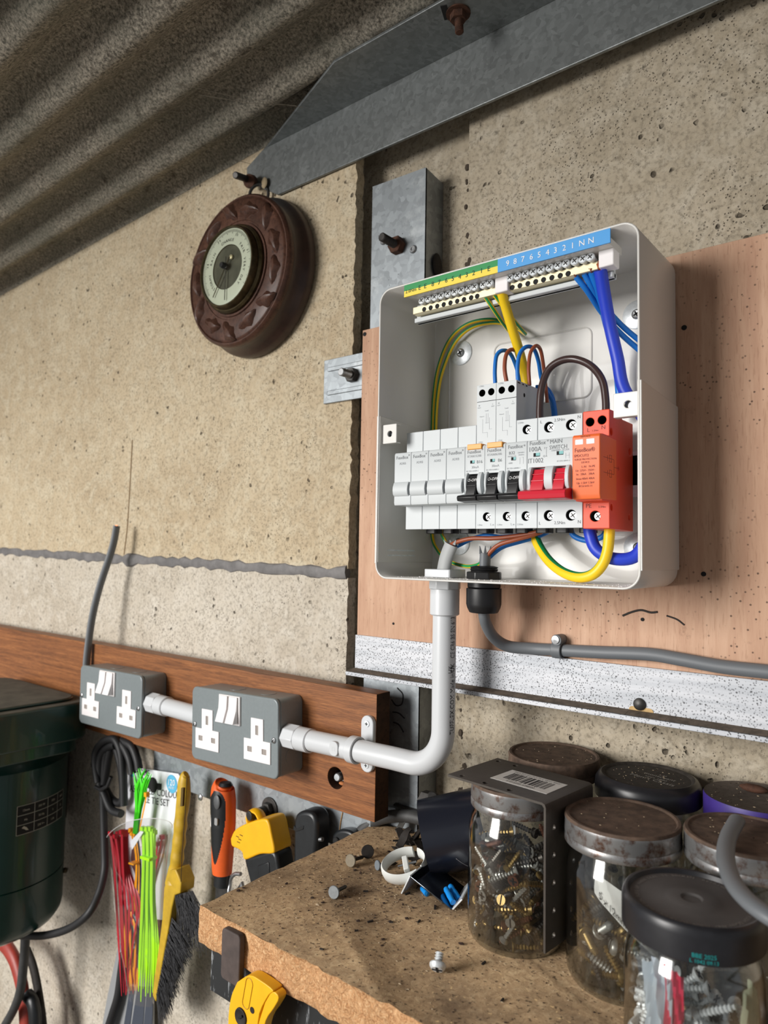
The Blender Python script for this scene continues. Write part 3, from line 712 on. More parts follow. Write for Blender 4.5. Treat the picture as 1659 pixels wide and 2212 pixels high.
# fixing lugs
def lug(x0, x1, z0, z1):
    o = MB().box((x0, .4775, z0), (x1, .4787, z1)).build('fixing_lug', M_white, cu)
    cut(o, MB().cyl(((x0+x1)/2+.001, .47, (z0+z1)/2), ((x0+x1)/2+.001, .49, (z0+z1)/2), .0026, 18), [M_white]); bevel(o, .0004)
    MB().box((x0, .4787, z1-.0012), (x1, .4835, z1)).build('lug_fold', M_white, cu, bevel=.0003)
    MB().box((x0, .4787, z0), (x1, .4835, z0+.0012)).build('lug_fold', M_white, cu, bevel=.0003)
    MB().lathe([(.0001, .0), (.0030, 0), (.0030, .002)], ((x0+x1)/2+.001, .4815, (z0+z1)/2), AX, 12).build('lug_screw', M_steel, cu)
lug(BX0+.0016, BX0+.0182, .0952, .1120); lug(BX1-.0198, BX1-.0016, .0962, .1132)
for q in ((997, 763), (1377, 680), (992, 1172), (1380, 1183)):
    c = P(*q, YI); w_ = MB().lathe([(.0001, .0014), (.0112, .0014), (.0116, .0011), (.0118, 0)], c, AX, 36).build('fixing_washer', M_zinc, cu)
    m = MB(); m.lathe([(.0001, .0030), (.0028, .0032), (.0040, .0024), (.0042, .0014)], c, AX, 18); m.obox(c+V((0, -.0032, 0)), (.9, 0, .45), (0, 1, 0), (-.45, 0, .9), .0048, .0006, .0010, 1); m.obox(c+V((0, -.0032, 0)), (.9, 0, .45), (0, 1, 0), (-.45, 0, .9), .0010, .0006, .0048, 1)
    m.build('screw_head', [M_steel, M_hole], w_)
MB().box((BX0+.006, .5405, .046), (BX1-.004, .5425, .081)).box((BX0+.03, .5425, .05), (BX0+.045, YI, .077)).box((BX1-.03, .5425, .05), (BX1-.012, YI, .077)).build('mounting_rail', M_zinc, cu)
# dust on the box floor
m = MB()
for k in range(160): m.sphere((random.uniform(BX0+.012, BX1-.01), random.uniform(YF+.002, YF+.045), BZ0+.0018), random.uniform(.0002, .00055), 3)
stuff(m.build('drilling_dust', M_swhite, cu))
# terminal strip with label
LZ0, LZ1 = P(1073, 589, .4722).z, P(1073, 561, .4722).z
xs_, xm, xe = P(873, 630, .4722).x, P(1075, 575, .4722).x, P(1318, 505, .4722).x
ls = MB().box((xs_, .4722, LZ0), (xm, .4734, (LZ0+LZ1)/2), 1).box((xs_, .4722, (LZ0+LZ1)/2), (xm, .4734, LZ1), 0).box((xm, .4722, LZ0), (xe, .4734, LZ1), 2).build('terminal_label', [M_lgreen, M_lyel, M_lblue], cu)
LZ1 = min(LZ1, BZ1-.0004)
m = MB(); zc = (LZ0+LZ1)/2-.0022
for s, x in (('2.0Nm', 888), ('E', 907), ('E', 919), ('8', 935), ('7', 949), ('6', 964), ('5', 978), ('4', 993), ('3', 1008), ('2', 1023), ('1', 1040), ('E', 1056)):
    m.text(s, (P(x, 610, .4722).x, .4721, zc), (1, 0, 0), (0, 0, 1), .0056 if len(s) == 1 else .0042, 0, 'C')
m.build('label_lettering', plain('label_green_print', (24, 70, 40), .6), ls)
m = MB()
for s, x in zip('9876543', (1097, 1113, 1130, 1148, 1165, 1183, 1200)): m.text(s, (P(x, 550, .4722).x, .4721, zc), (1, 0, 0), (0, 0, 1), .0062, 0, 'C')
for s, x in zip('21NN', (1219, 1237, 1257, 1277)): m.text(s, (P(x, 525, .4722).x, .4721, zc), (1, 0, 0), (0, 0, 1), .0062, 0, 'C')
m.build('label_lettering', M_inkw, ls)
YT = .4875
MB().box((xs_+.006, .4734, LZ0+.001), (xe-.002, .500, LZ1-.004)).build('label_carrier', M_white, cu)
MB().box((P(905, 660, .50).x, .4935, .2035), (P(1330, 560, .50).x, .502, .2075)).box((P(905, 660, .50).x, .497, .2035), (P(1330, 560, .50).x, .5005, .2200)).build('terminal_support', M_mod, cu, bevel=.0006)
def bar(xa, xb, pxs, nm, holes_from):
    t = MB().box((xa, .4868, .2085), (xb, .4950, .2148)).build(nm, M_brass, cu, bevel=.0005)
    for k, px in enumerate(pxs):
        x = P(px, 620, YT).x
        m = MB(); c = V((x, .4842, .2172)); ax = V((0, -1, .12)).normalized(); u, v, w_ = frame(ax)
        m.lathe([(.0027, -.009), (.0027, .0), (.0033, .0), (.0034, .0012), (.0028, .0018), (.0001, .0020)], c, ax, 16)
        for d in (u*.8+v*.6, v*.8-u*.6): m.obox(c+ax*.0020, d, ax.cross(d), ax, .0040, .0007, .0003, 1)
        m.build('terminal_screw', [M_zinc, M_dsteel], t)
        if k < holes_from: MB().lathe([(.0001, .0002), (.0021, .0002), (.0021, -.0002)], (x, .4868, .2107), (0, -1, -.05), 14).build('wire_hole', M_hole, t)
    return t
ex = [918, 932, 946, 960, 974.5, 989, 1003.5, 1019, 1032, 1050, 1064]; nx_ = [1107.6, 1124, 1141, 1158, 1175, 1193, 1211, 1228, 1247, 1264.5, 1280.5]
bar(P(893, 660, YT).x, P(1072, 612, YT).x, ex, 'earth_terminal_bar', 9); bar(P(1101, 605, YT).x, P(1292, 560, YT).x, nx_, 'neutral_terminal_bar', 8)
for a, b in ((P(1074, 620, YT).x, P(1102, 605, YT).x), (P(1297, 560, YT).x, P(1330, 545, YT).x)):
    MB().box((a, .4835, .2080), (b, .4950, .2205)).build('bar_holder', M_swhite, cu, bevel=.0008)

# ------------------------------------------------------------------ modules on the rail
YR, YD, YN = .5400, .4920, .4750
ZD0, ZD1, ZN0, ZN1, ZH_ = .0207, .1056, .0406, .0856, .1380
XB = [-.3700, -.3522, -.3344, -.3166, -.2988, -.2808, -.2626, -.2444, -.2082, -.1880]
def body(x0, x1, mats, parent, tall=False, name='casing', nose=True):
    zt = ZH_ if tall else ZD1
    pr = [(YR, ZD0+.002), (YD, ZD0), (YD, ZN0), (YN+.0006, ZN0), (YN, ZN0+.002), (YN, ZN1-.0015), (YN+.001, ZN1), (YD, ZN1+.0004), (YD, zt), (YR, zt)]
    if tall: pr = pr[:-1]+[(YR-.004, zt), (YR-.004, ZD1), (YR, ZD1)]
    return MB().prism([(x0+.00012, y, z) for y, z in pr], (x1-x0-.00024, 0, 0)).build(name, mats, parent)
def hole_screw(o, x, z, r, parent, mats, dx=.0012):
    cut(o, MB().cyl((x, YD-.002, z), (x, YD+.0062, z), r, 22, 1), mats)
    m = MB(); c = V((x+dx*.3, YD+.0026, z)); m.lathe([(.0001, .0004), (r*.72, .0002), (r*.80, -.0010), (r*.6, -.004)], c, AX, 18)
    for d in (V((.8, 0, .6)), V((-.6, 0, .8))): m.obox(c+V((0, -.0004, 0)), d, AX, V((0, -1, 0)).cross(d), r*1.15, .0004, r*.2, 1)
    m.build('clamp_screw', [M_zinc, M_dsteel], parent)
def clip(x, parent): MB().rrect((x, .5235, ZD0-.0006), (1, 0, 0), (0, 1, 0), .0115, .012, .0025, -.0022, .004, (0, 0, 1)).build('rail_clip', M_blackp, parent, bevel=.0004)
def tx(m, s, x, z, size, mi=0, y=YN, align='C', sx=1): m.text(s, (x, y-.00005, z), (1, 0, 0), (0, 0, 1), size, mi, align, sx)
places = ('far left end', 'second from the left end', 'third from the left end', 'rightmost, beside the breaker marked B16')
for k in range(4):
    x0, x1 = XB[k], XB[k+1]; xc = (x0+x1)/2
    t = thing('blank_module', 'plain pale grey blank module, %s of the row' % places[k], 'module', (xc, YR, ZD0), 'blank modules in the fuse box')
    o = body(x0, x1, M_mod, t); bevel(o, .00045)
    pr = [(YN+.0004, .0608), (YN-.0008, .0598), (YN-.0022, .0565), (YN-.0026, .0535), (YN-.0020, .0500), (YN-.0004, .0483), (YN+.0004, .0480)]
    MB().prism([(x0+.0002, y, z) for y, z in pr], (x1-x0-.0022, 0, 0)).build('finger_ridge', M_mod, t, bevel=.0003)
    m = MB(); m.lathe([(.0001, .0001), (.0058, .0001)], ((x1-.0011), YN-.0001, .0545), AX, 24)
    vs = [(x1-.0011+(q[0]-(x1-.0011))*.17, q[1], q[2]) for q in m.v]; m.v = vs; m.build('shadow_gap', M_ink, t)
    m = MB(); tx(m, 'FuseBox', xc-.0004, .0800, .0040, 0, sx=.92); tx(m, '®', x1-.0022, .0822, .0020); tx(m, 'ADRB', xc, .0752, .0029, 1, sx=.9); m.build('lettering', [M_ink, M_inkl], t)
    clip(xc, t)
def rcbo(x0, x1, nm, lab, rating, tall, code, sub, twosrc=False):
    xc = (x0+x1)/2; t = thing(nm, lab, 'breaker', (xc, YR, ZD0), 'miniature breakers in the fuse box')
    mats = [M_mod, M_hole]; o = body(x0, x1, mats, t, tall)
    # lever recess
    cut(o, MB().box((x0+.0036, YN-.004, .0490), (x1-.0052, YN+.0065, .0632), 0), mats)
    hole_screw(o, xc+(.0012 if tall else -.0005), .0302, .0036, t, mats)
    if tall:
        cut(o, MB().cyl((x0+.0050, YD-.002, .1313), (x0+.0050, YD+.012, .1313), .0029, 20, 1).cyl((x1-.0046, YD-.002, .1313), (x1-.0046, YD+.012, .1313), .0029, 20, 1), mats)
        cut(o, MB().box((x0-.001, YD-.002, .1240), (x1+.001, YD+.0003, .1243), 1), mats)
        MB().box((x0+.0026, YN-.0013, ZN1-.0030), (x1-.0024, YN+.006, ZN1+.0012)).build('test_button', M_amber, t, bevel=.0004)
    else: hole_screw(o, xc, .0975, .0036, t, mats)
    bevel(o, .0004)
    cx0, cx1 = x0+.0036, x1-.0052
    pr = [(YN+.0060, .0630), (YN+.0002, .0620), (YN-.0022, .0560), (YN-.0060, .0470), (YN-.0060, .0452), (YN+.006, .0452)]
    lv = MB().prism([(cx0+.0004, y, z) for y, z in pr], (cx1-cx0-.0008, 0, 0)).box((cx0+.0004, YN-.0040, .0534), (cx1-.0004, YN+.004, .0542)).build('lever', M_blackp, t, bevel=.0003)
    pr = [(YN+.001, .0405), (YN-.0105, .0414), (YN-.0115, .0440), (YN-.0105, .0456), (YN-.0030, .0470), (YN+.001, .0470)]
    MB().prism([(x0-.0004, y, z) for y, z in pr], (x1-x0-.0008, 0, 0)).build('lever_lip', M_blackp, lv, bevel=.0004)
    m = MB(); d = V((0, -.0056, -.0028)).normalized(); up = V((0, .4, 1)).normalized()
    m.text('O-OFF', V(((cx0+cx1)/2, YN-.0020, .0570)), (1, 0, 0), up, .0036, 0, 'C', .85, .0003); m.build('lever_lettering', M_inkw, lv)
    # curved cheeks each side of the lever
    for xx, wd in ((x0+.0016, .0018), (x1-.0050, .0036)):
        pr = [(YN+.0002, .0645)]+[(YN-.0040*sin(a), .0555+.0088*cos(a)) for a in [radians(180*k/10) for k in range(1, 10)]]+[(YN+.0002, .0465)]
        MB().prism([(xx, y, z) for y, z in pr], (wd, 0, 0)).build('lever_guard', M_mod, t, bevel=.0004)
    m = MB(); m.box((xc-.0042, YN-.0001, .0716), (xc-.0002, YN+.0005, .0740), 0); m.box((xc-.0022, YN-.00025, .0720), (xc-.0002, YN+.0005, .0740), 1); m.build('state_window', [M_hole, M_teal], t)
    m = MB(); tx(m, 'FuseBox', xc-.0006, .0795 if tall else .0806, .0040, 0, sx=.9); tx(m, '®', x1-.0022, .0815, .0020)
    if tall:
        tx(m, 'TEST', xc, .0826, .0022, 0); tx(m, code, xc-.0004, .0765, .0026, 1, sx=.9); tx(m, rating, xc+.0044, .0714, .0034, 0)
        tx(m, '30mA', xc+.0004, .0676, .0028, 1); tx(m, sub, xc-.0022, .0650, .0017, 1)
        for (s, x, z, sz) in (('N', x0+.0024, .1205, .0018), ('OUT', x0+.0024, .1188, .0014), ('L', x1-.0030, .1205, .0018), ('OUT', x1-.0030, .1188, .0014), ('Load', xc+.0004, .1158, .0016), ('Neutral', xc-.0040, .1115, .0013), ('1-Pole', x0+.0040, .0905, .0016), ('30mA', x0+.0036, .0886, .0016), ('230V~', x0+.0036, .0868, .0016), ('1.2Nm', x0+.0044, .1364, .0017)): tx(m, s, x, z, sz, 1, YD)
        for xa, za, xb_, zb_ in ((-.0032, .1095, -.0032, .0985), (-.0032, .0985, .0012, .0985), (.0012, .0985, .0012, .0945), (.0030, .1105, .0030, .1010), (.0030, .1010, .0052, .1010), (.0000, .1140, .0000, .1060), (.0016, .1140, .0016, .1060)):
            m.box((xc+min(xa, xb_)-.0001, YD-.0001, min(za, zb_)-.0001), (xc+max(xa, xb_)+.0001, YD, max(za, zb_)+.0001), 1)
        m.box((xc-.0010, YD-.0001, .1062), (xc+.0024, YD, .1064), 1)
        tx(m, '1.2Nm', x0+.0040, .0232, .0017, 1, YD); tx(m, 'L', x1-.0038, .0232, .0026, 1, YD); tx(m, 'IN', x1-.0018, .0232, .0015, 1, YD)
    else:
        tx(m, rating, xc-.0036, .0762, .0033, 0); tx(m, 'MT06C32', xc-.0036, .0741, .0017, 1); tx(m, '230/400V~', xc+.0042, .0766, .0014, 1); tx(m, '50/60Hz', xc+.0042, .0749, .0014, 1); tx(m, sub, xc-.0022, .0650, .0017, 1); tx(m, '6000', xc-.0048, .0690, .0017, 1)
        tx(m, '2.5Nm', x0+.0038, .1026, .0019, 1, YD); tx(m, '2.5Nm', x0+.0036, .0232, .0019, 1, YD)
        for q in (.0030, .0058): m.box((xc+q, YN-.0001, .0685), (xc+q+.0002, YN, .0735), 1)
        m.box((xc+.0046, YN-.0001, .0733), (xc+.0060, YN, .0735), 1)
    m.build('lettering', [M_ink, M_inkl], t); clip(xc, t); return t
r1 = rcbo(XB[4], XB[5], 'tall_breaker', 'tall breaker marked B16 with amber test button, beside the blanks', 'B16', True, 'RTA061630B', 'IEC/EN 61009-1')
r2 = rcbo(XB[5], XB[6], 'tall_breaker', 'tall breaker marked B6 with amber test button, in the middle of the row', 'B6', True, 'RTA060630B', 'IEC/EN 61009-1')
m = MB(); [m.sphere((XB[6], .505, .128), .0013, 5, sc=(.4, 1, 1.3))]; m.box((XB[6]-.0003, .494, ZH_-.0022), (XB[6]+.0001, .498, ZH_-.0012)); m.box((XB[6]-.0003, .502, ZH_-.0022), (XB[6]+.0001, .504, ZH_-.0012)); m.box((XB[6]-.0003, .508, ZH_-.0022), (XB[6]+.0001, .510, ZH_-.0012))
m.build('side_marks', M_hole, r2)
r3 = rcbo(XB[6], XB[7], 'small_breaker', 'short breaker marked B32 with black lever beside the red main switch', 'B32', False, '', 'IEC/EN 60898-1')
# main switch
x0, x1 = XB[7], XB[8]; xc = (x0+x1)/2
ms = thing('main_switch', 'double width main switch marked 100A with red lever bar', 'switch', (xc, YR, ZD0)); mats = [M_mod, M_hole]
o = body(x0, x1, mats, ms)
lv_x = [(x0+.0048, x0+.0155), (x0+.0225, x1-.0046)]
cc = MB()
for a, b in lv_x: cc.box((a, YN-.004, .0490), (b, YN+.0065, .0650), 0)
cut(o, cc, mats)
for xx in (x0+.0095, x0+.0272):
    for zz in (.0302, .0975): hole_screw(o, xx, zz, .0040, ms, mats)
bevel(o, .0004)
lever = None
for a, b in lv_x:
    pr = [(YN+.0060, .0642), (YN+.0004, .0634), (YN-.0022, .0570), (YN-.0064, .0470), (YN-.0064, .0448), (YN+.006, .0448)]
    mb = MB().prism([(a+.0003, y, z) for y, z in pr], (b-a-.0006, 0, 0)).box((a+.0003, YN-.0042, .0542), (b-.0003, YN+.004, .0551)).box((a+.0003, YN-.0024, .0592), (b-.0003, YN+.004, .0599))
    if lever is None: lever = mb.build('lever', M_red, ms, bevel=.0003)
    else: mb.build('lever_arm', M_red, lever, bevel=.0003)
pr = [(YN+.001, .0402), (YN-.0115, .0408), (YN-.0125, .0440), (YN-.0115, .0466), (YN-.0030, .0484), (YN+.001, .0484)]
MB().prism([(x0-.0014, y, z) for y, z in pr], (x1-x0+.0008, 0, 0)).build('lever_bar', M_red, lever, bevel=.0005)
for xx, wd in ((x0+.0022, .0026), (x0+.0155, .0068), (x1-.0046, .0030)):
    pr = [(YN+.0002, .0655)]+[(YN-.0048*sin(a), .0560+.0095*cos(a)) for a in [radians(180*k/10) for k in range(1, 10)]]+[(YN+.0002, .0462)]
    MB().prism([(xx, y, z) for y, z in pr], (wd, 0, 0)).build('lever_guard', M_mod, ms, bevel=.0005)
for xx in (x0+.0078, x0+.0262):
    m = MB(); m.box((xx-.0026, YN-.0001, .0730), (xx+.0026, YN+.0005, .0758), 0); m.box((xx-.0006, YN-.00025, .0735), (xx+.0026, YN+.0005, .0758), 1); m.build('state_window', [M_hole, M_teal], ms)
m = MB()
for s, x, z, sz, mi, sx in (('FuseBox', x0+.0086, .0818, .0043, 0, .88), ('®', x0+.0166, .0836, .002, 0, 1), ('MAIN', x0+.0232, .0818, .0042, 0, .95), ('SWITCH', x0+.0248, .0772+.0003, .0042, 0, .88), ('100A', x0+.0068, .0770, .0050, 0, 1), ('IT1002', x0+.0070, .0684, .0050, 0, .88), ('230/400V~ AC22A', x0+.0264, .0752+.0008, .0018, 1, 1), ('IEC/EN 60947-3', x0+.0288, .0680, .0015, 1, 1), ('I', x0+.0142, .0782, .0022, 0, 1), ('O', x0+.0138, .0722, .0022, 0, 1)):
    tx(m, s, x, z, sz, mi, sx=sx)
m2 = MB()
for s, x, z, sz in (('L', x0+.0030, .1010, .0032), ('2.5Nm', x0+.0180, .1012, .0032), ('N', x1-.0028, .1016, .0034), ('L', x0+.0022, .0234, .0032), ('2.5Nm', x0+.0182, .0236, .0032), ('N', x1-.0026, .0240, .0034)): tx(m2, s, x, z, sz, 0, YD)
m.box((x0+.0155, YN-.0001, .0726), (x0+.0157, YN, .0790), 0)
for dz in (.0726, .0790): m.box((x0+.0150, YN-.0001, dz), (x0+.0162, YN, dz+.0003), 0)
for q in (.0306, .0332): m.box((x0+q, YN-.0001, .0700), (x0+q+.0002, YN, .0742), 1)
m.box((x0+.0306, YN-.0001, .0722), (x0+.0334, YN, .0724), 1)
m.build('lettering', [M_ink, M_inkl], ms); m2.build('terminal_lettering', M_ink, ms); clip(x0+.008, ms); clip(x0+.0275, ms)
# surge protector
x0, x1 = XB[8], XB[9]; xc = (x0+x1)/2
sp = thing('surge_protector', 'orange red surge protection module at the right end of the row', 'surge protector', (xc, YR, ZD0)); mats = [M_org, M_hole]
pr = [(YR, ZD0-.0012), (YD, ZD0-.0006), (YD, ZN0-.0015), (YN+.004, ZN0-.0015), (YN+.004, ZN1+.001), (YD, ZN1+.001), (YD, ZD1+.0006), (YD+.020, ZD1+.0006), (YD+.026, ZD1-.003), (YR, ZD1-.003)]
o = MB().prism([(x0+.0002, y, z) for y, z in pr], (x1-x0-.0004, 0, 0)).build('casing', mats, sp)
cut(o, MB().cyl((x0+.0056, YD-.002, .0980), (x0+.0056, YD+.010, .0980), .0031, 20, 1).cyl((x0+.0146, YD-.002, .0986), (x0+.0146, YD+.010, .0986), .0031, 20, 1), mats)
hole_screw(o, x0+.0094, .0290, .0038, sp, mats, .004)
cc = MB()
for y, z, r in ((YD+.004, .0900, .0028), (YR-.006, .0800, .0030), (YD+.0045, .0355, .0026), (YR-.008, .0300, .0022)): cc.cyl((x1-.003, y, z), (x1+.002, y, z), r, 16, 0)
cut(o, cc, mats); bevel(o, .0005)
pr = [(YD+.0125, ZN0+.0002), (YN-.0008, ZN0-.0006), (YN-.0022, ZN0+.003), (YN-.0022, ZN1-.0012), (YN-.0008, ZN1+.0004), (YD+.0125, ZN1-.0006)]
nz = MB().prism([(x0+.0004, y, z) for y, z in pr], (x1-x0, 0, 0)).build('plug_in_cartridge', M_orgn, sp, bevel=.0006)
for xx in (x0+.0055, x0+.0138): MB().box((xx-.0030, YN-.0024, .0788), (xx+.0030, YN-.0010, .0826)).build('state_window', M_swhite, nz, bevel=.0003)
m = MB(); yy = YN-.0023
for s, x, z, sz, sx in (('REPLACE', xc, .0838, .0018, 1), ('FuseBox®', xc-.0004, .0735, .0042, .85), ('SPDCUT2', xc-.0030, .0700, .0026, 1), ('SURGE PROTECTION', xc, .0676, .0018, .95), ('DEVICE', xc, .0654, .0018, 1), ('L-N   N-PE', xc+.0022, .0622, .0022, 1), ('Uc: 275V~ 255V~', xc, .0596, .0021, .95), ('In:  20kA   20kA', xc, .0570, .0021, .95), ('Imax:40kA 40kA', xc, .0538, .0021, .95), ('Up: 1.5kV 1.5kV', xc, .0508, .0021, .95), ('IEC61643-11', xc, .0486, .0019, 1)):
    tx(m, s, x, z, sz, 0, yy, sx=sx)
m.build('lettering', M_inkdk, nz)
m = MB(); tx(m, 'L', x0+.0044, .0908, .0042, 0, YD); tx(m, 'N', x0+.0156, .0918, .0042, 0, YD); tx(m, '1.2Nm', x0+.0096, .0908, .0018, 0, YD); tx(m, 'PE', x0+.0046, .0352, .0044, 0, YD); tx(m, '2.5Nm', x0+.0145, .0350, .0020, 0, YD); m.build('lettering', M_inkdk, sp)
m = MB()   # wiring diagram printed on the side
xx = x1+.0004
def sl(y0, z0, y1, z1): m.box((xx, min(y0, y1)-.00012, min(z0, z1)-.00012), (xx+.0001, max(y0, y1)+.00012, max(z0, z1)+.00012))
for zc in (.0700, .0592):
    sl(.4795, zc, .4990, zc); sl(.4868, zc-.0018, .4868, zc+.0018); sl(.4905, zc-.0025, .4905, zc+.0025); sl(.4945, zc-.0025, .4945, zc+.0025); sl(.4905, zc+.0025, .4945, zc+.0025); sl(.4905, zc-.0025, .4945, zc-.0025)
sl(.4990, .0592, .4990, .0700); sl(.4990, .0645, .5075, .0645); sl(.5075, .0630, .5075, .0660); sl(.5090, .0636, .5090, .0654)
m.build('side_diagram', M_inkdk, sp)
MB().box((x1-.001, .5405, .055), (x1+.009, .5420, .078)).build('rail_stop', plain('copper_rail', (150, 96, 70), .5), sp)

# ------------------------------------------------------------------ wires
def wire(name, pts, r, mats, label, stripe=None, n=10, sub=7, group=None, up=None, tip=None):
    pp = smooth_path([P(*q) if isinstance(q, tuple) and q[0] > 20 else V(q) for q in pts], sub)
    o = MB().tube(pp, r, n, stripe=stripe, up=up).build(name, mats, loc=pp[0])
    tag(o, label, 'wire', group)
    if tip:
        d = (pp[0]-pp[1]).normalized(); m = MB()
        for k in range(7): 
            q = V((random.uniform(-1, 1), random.uniform(-1, 1), random.uniform(-1, 1)))*r*.5; m.tube([pp[0]+q*.8, pp[0]+d*tip+q], r*.2, 4)
        m.build('copper_strands', M_copper, o)
    return o
GY = [M_yel, M_green]
wire('earth_cable', [(1084, 632, .4895), (1093, 665, .497), (1108, 715, .507), (1122, 760, .517), (1132, 800, .526), (1138, 840, .530), (1142, 900, .5335)], .0040, GY, 'thick yellow earth cable dropping from the earth bar behind the tall breakers', stripe={0}, n=14, up=(0, 1, 0), tip=.004)
for k, (q, lab) in enumerate(((((1048, 641, .4895), (1066, 668, .496), (1088, 700, .513), (1108, 724, .535), (1112, 724, .549), (1095, 702, .5525), (1060, 690, .5535), (1010, 700, .5535), (972, 733, .5535), (948, 790, .5535), (938, 850, .5535), (934, 930, .5535), (934, 1040, .5535), (933, 1150, .5535), (945, 1188, .545), (970, 1212, .535), (1005, 1223, .527), (1030, 1221, .521), (1044, 1212, .5165)), 'thin green and yellow earth wire looping left and ending in the black gland'),
     (((1068, 637, .4895), (1085, 660, .497), (1108, 690, .512), (1130, 716, .533), (1133, 720, .545), (1110, 705, .5515), (1066, 697, .5515), (1018, 708, .5515), (983, 740, .5515), (958, 795, .5515), (946, 850, .5515), (941, 930, .5515), (944, 1040, .5515), (952, 1140, .5515), (960, 1165, .530), (970, 1182, .5185)), 'thin green and yellow earth wire looping left and ending in the pale grey cable'))):
    wire('earth_wire', list(q), .0017, GY, lab, stripe={0, 1, 5, 6}, n=10, tip=.003)
wire('neutral_cable', [(1297, 583, .4895), (1306, 640, .4985), (1318, 705, .507), (1334, 775, .512), (1348, 840, .515), (-.1705, .519, .095), (-.1692, .521, .05), (-.1705, .520, .018), (-.178, .516, .0010), (-.1925, .512, -.0015), (-.2055, .511, .0050), (-.2110, .512, .018), (-.2112, .514, .028)], .0047, M_blue, 'thick dark blue neutral cable hanging from the neutral bar and looping under the row', n=14, tip=.004)
for k, (q, lab) in enumerate(((((1244, 598, .4895), (1268, 628, .497), (1300, 675, .515), (1340, 720, .537), (1385, 760, .553), (1420, 790, .5535)), 'light blue wire farthest left on the neutral bar, running right into the corner'), (((1262, 592, .4895), (1280, 622, .497), (1306, 662, .514), (1345, 705, .536), (1392, 744, .552), (1425, 770, .5535)), 'light blue wire second on the neutral bar, running right into the corner'),
     (((1279, 588, .4895), (1290, 620, .498), (1308, 690, .520), (1326, 760, .536), (1336, 830, .542), (1340, 900, .5445)), 'light blue wire beside the thick blue cable, dropping behind the orange module'))):
    wire('neutral_wire', list(q), .0022 if k < 2 else .0030, M_lb, lab, tip=.003)
wire('flying_lead', [(1070, 832, .505), (1069, 800, .505), (1073, 768, .507), (1087, 757, .512), (1103, 765, .521), (1116, 795, .528), (1124, 830, .532), (1128, 870, .532)], .0017, M_lb, 'light blue loop leading out of the B16 breaker top')
wire('flying_lead', [(1095, 829, .505), (1090, 795, .505), (1094, 765, .507), (1107, 755, .512), (1120, 765, .521), (1130, 795, .528), (1137, 830, .532), (1142, 870, .532)], .0017, M_brown, 'brown loop leading out of the B16 breaker top')
wire('flying_lead', [(1119, 826, .505), (1118, 790, .505), (1124, 762, .507), (1138, 749, .512), (1153, 754, .520), (1163, 780, .528), (1170, 820, .536), (1184, 850, .542), (1195, 872, .544), (1200, 905, .545)], .0017, M_lb, 'light blue loop leading out of the B6 breaker top')
wire('flying_lead', [(1144, 832, .505), (1142, 795, .505), (1146, 762, .508), (1158, 747, .513), (1168, 757, .521), (1174, 790, .528), (1178, 825, .534), (1182, 870, .538)], .0015, M_brown, 'brown loop leading out of the B6 breaker top')
wire('link_cable', [(1166, 925, .506), (1166, 880, .507), (1170, 838, .508), (1184, 800, .510), (1210, 780, .511), (1242, 776, .512), (1276, 790, .511), (1300, 820, .509), (1308, 860, .508), (1309, 905, .507)], .0029, M_dbrown, 'dark brown arched cable between the B32 breaker and the orange module', n=12)
wire('link_cable', [(1158, 838, .5435), (1176, 838, .545), (1190, 856, .5455), (1197, 888, .5455), (1199, 930, .5455)], .0026, M_lb, 'blue cable bending down behind the main switch', n=12)
# below the row
wire('live_wire', [(972, 1178, .518), (990, 1170, .516), (1020, 1163, .516), (1060, 1163, .517), (1100, 1160, .519), (1150, 1152, .521), (1180, 1140, .522)], .0019, M_brown, 'brown wire rising from the pale grey cable under the blanks')
wire('neutral_wire', [(975, 1186, .519), (995, 1176, .525), (1020, 1164, .530), (1050, 1157, .533), (1085, 1160, .534), (1130, 1155, .533), (1175, 1143, .531)], .0019, M_lb, 'blue wire rising from the pale grey cable under the blanks')
wire('live_wire', [(1046, 1212, .516), (1058, 1194, .515), (1078, 1177, .515), (1110, 1167, .517), (1150, 1156, .521), (1172, 1148, .524), (1192, 1136, .526)], .0018, M_brown, 'brown wire rising from the dark cable in the black gland')
wire('neutral_wire', [(1049, 1213, .518), (1066, 1196, .520), (1088, 1181, .523), (1125, 1170, .527), (1165, 1158, .530), (1190, 1146, .532)], .0018, M_lb, 'blue wire rising from the dark cable in the black gland')
wire('earth_cable', [(1152, 1150, .532), (1164, 1180, .528), (1186, 1212, .520), (1216, 1236, .512), (1250, 1247, .507), (1280, 1241, .505), (1302, 1218, .505), (1313, 1185, .506), (1317, 1135, .508)], .0040, GY, 'thick yellow and green earth cable looping under the orange module', stripe={3, 4, 5}, n=14, up=(0, 1, 0))
wire('neutral_wire', [(1232, 1140, .530), (1240, 1158, .531), (1270, 1168, .531), (1300, 1160, .531), (1312, 1142, .531)], .0022, M_lb, 'short blue wire half hidden behind the thick blue loop')
m = MB(); pp = smooth_path([P(956, 1262, .516), P(958, 1235, .516), P(964, 1205, .5165), P(975, 1176, .517)], 6)
gc = tag(m.tube(pp, .0066, 14, sq=(1, .62), up=(1, 0, 0)).build('flat_cable', M_gflat, loc=pp[0]), 'pale grey flat cable end coming up out of the white conduit inside the box', 'cable')
m = MB()
for k in range(5):
    a = radians(-40+50*k); q = pp[-1]+V((.0055*cos(a), .003*sin(a), 0)); m.tube([q, q+V((.003*cos(a), -.001, .004))], [.0018, .0003], 4)
m.build('stripped_sheath', M_gflat, gc)
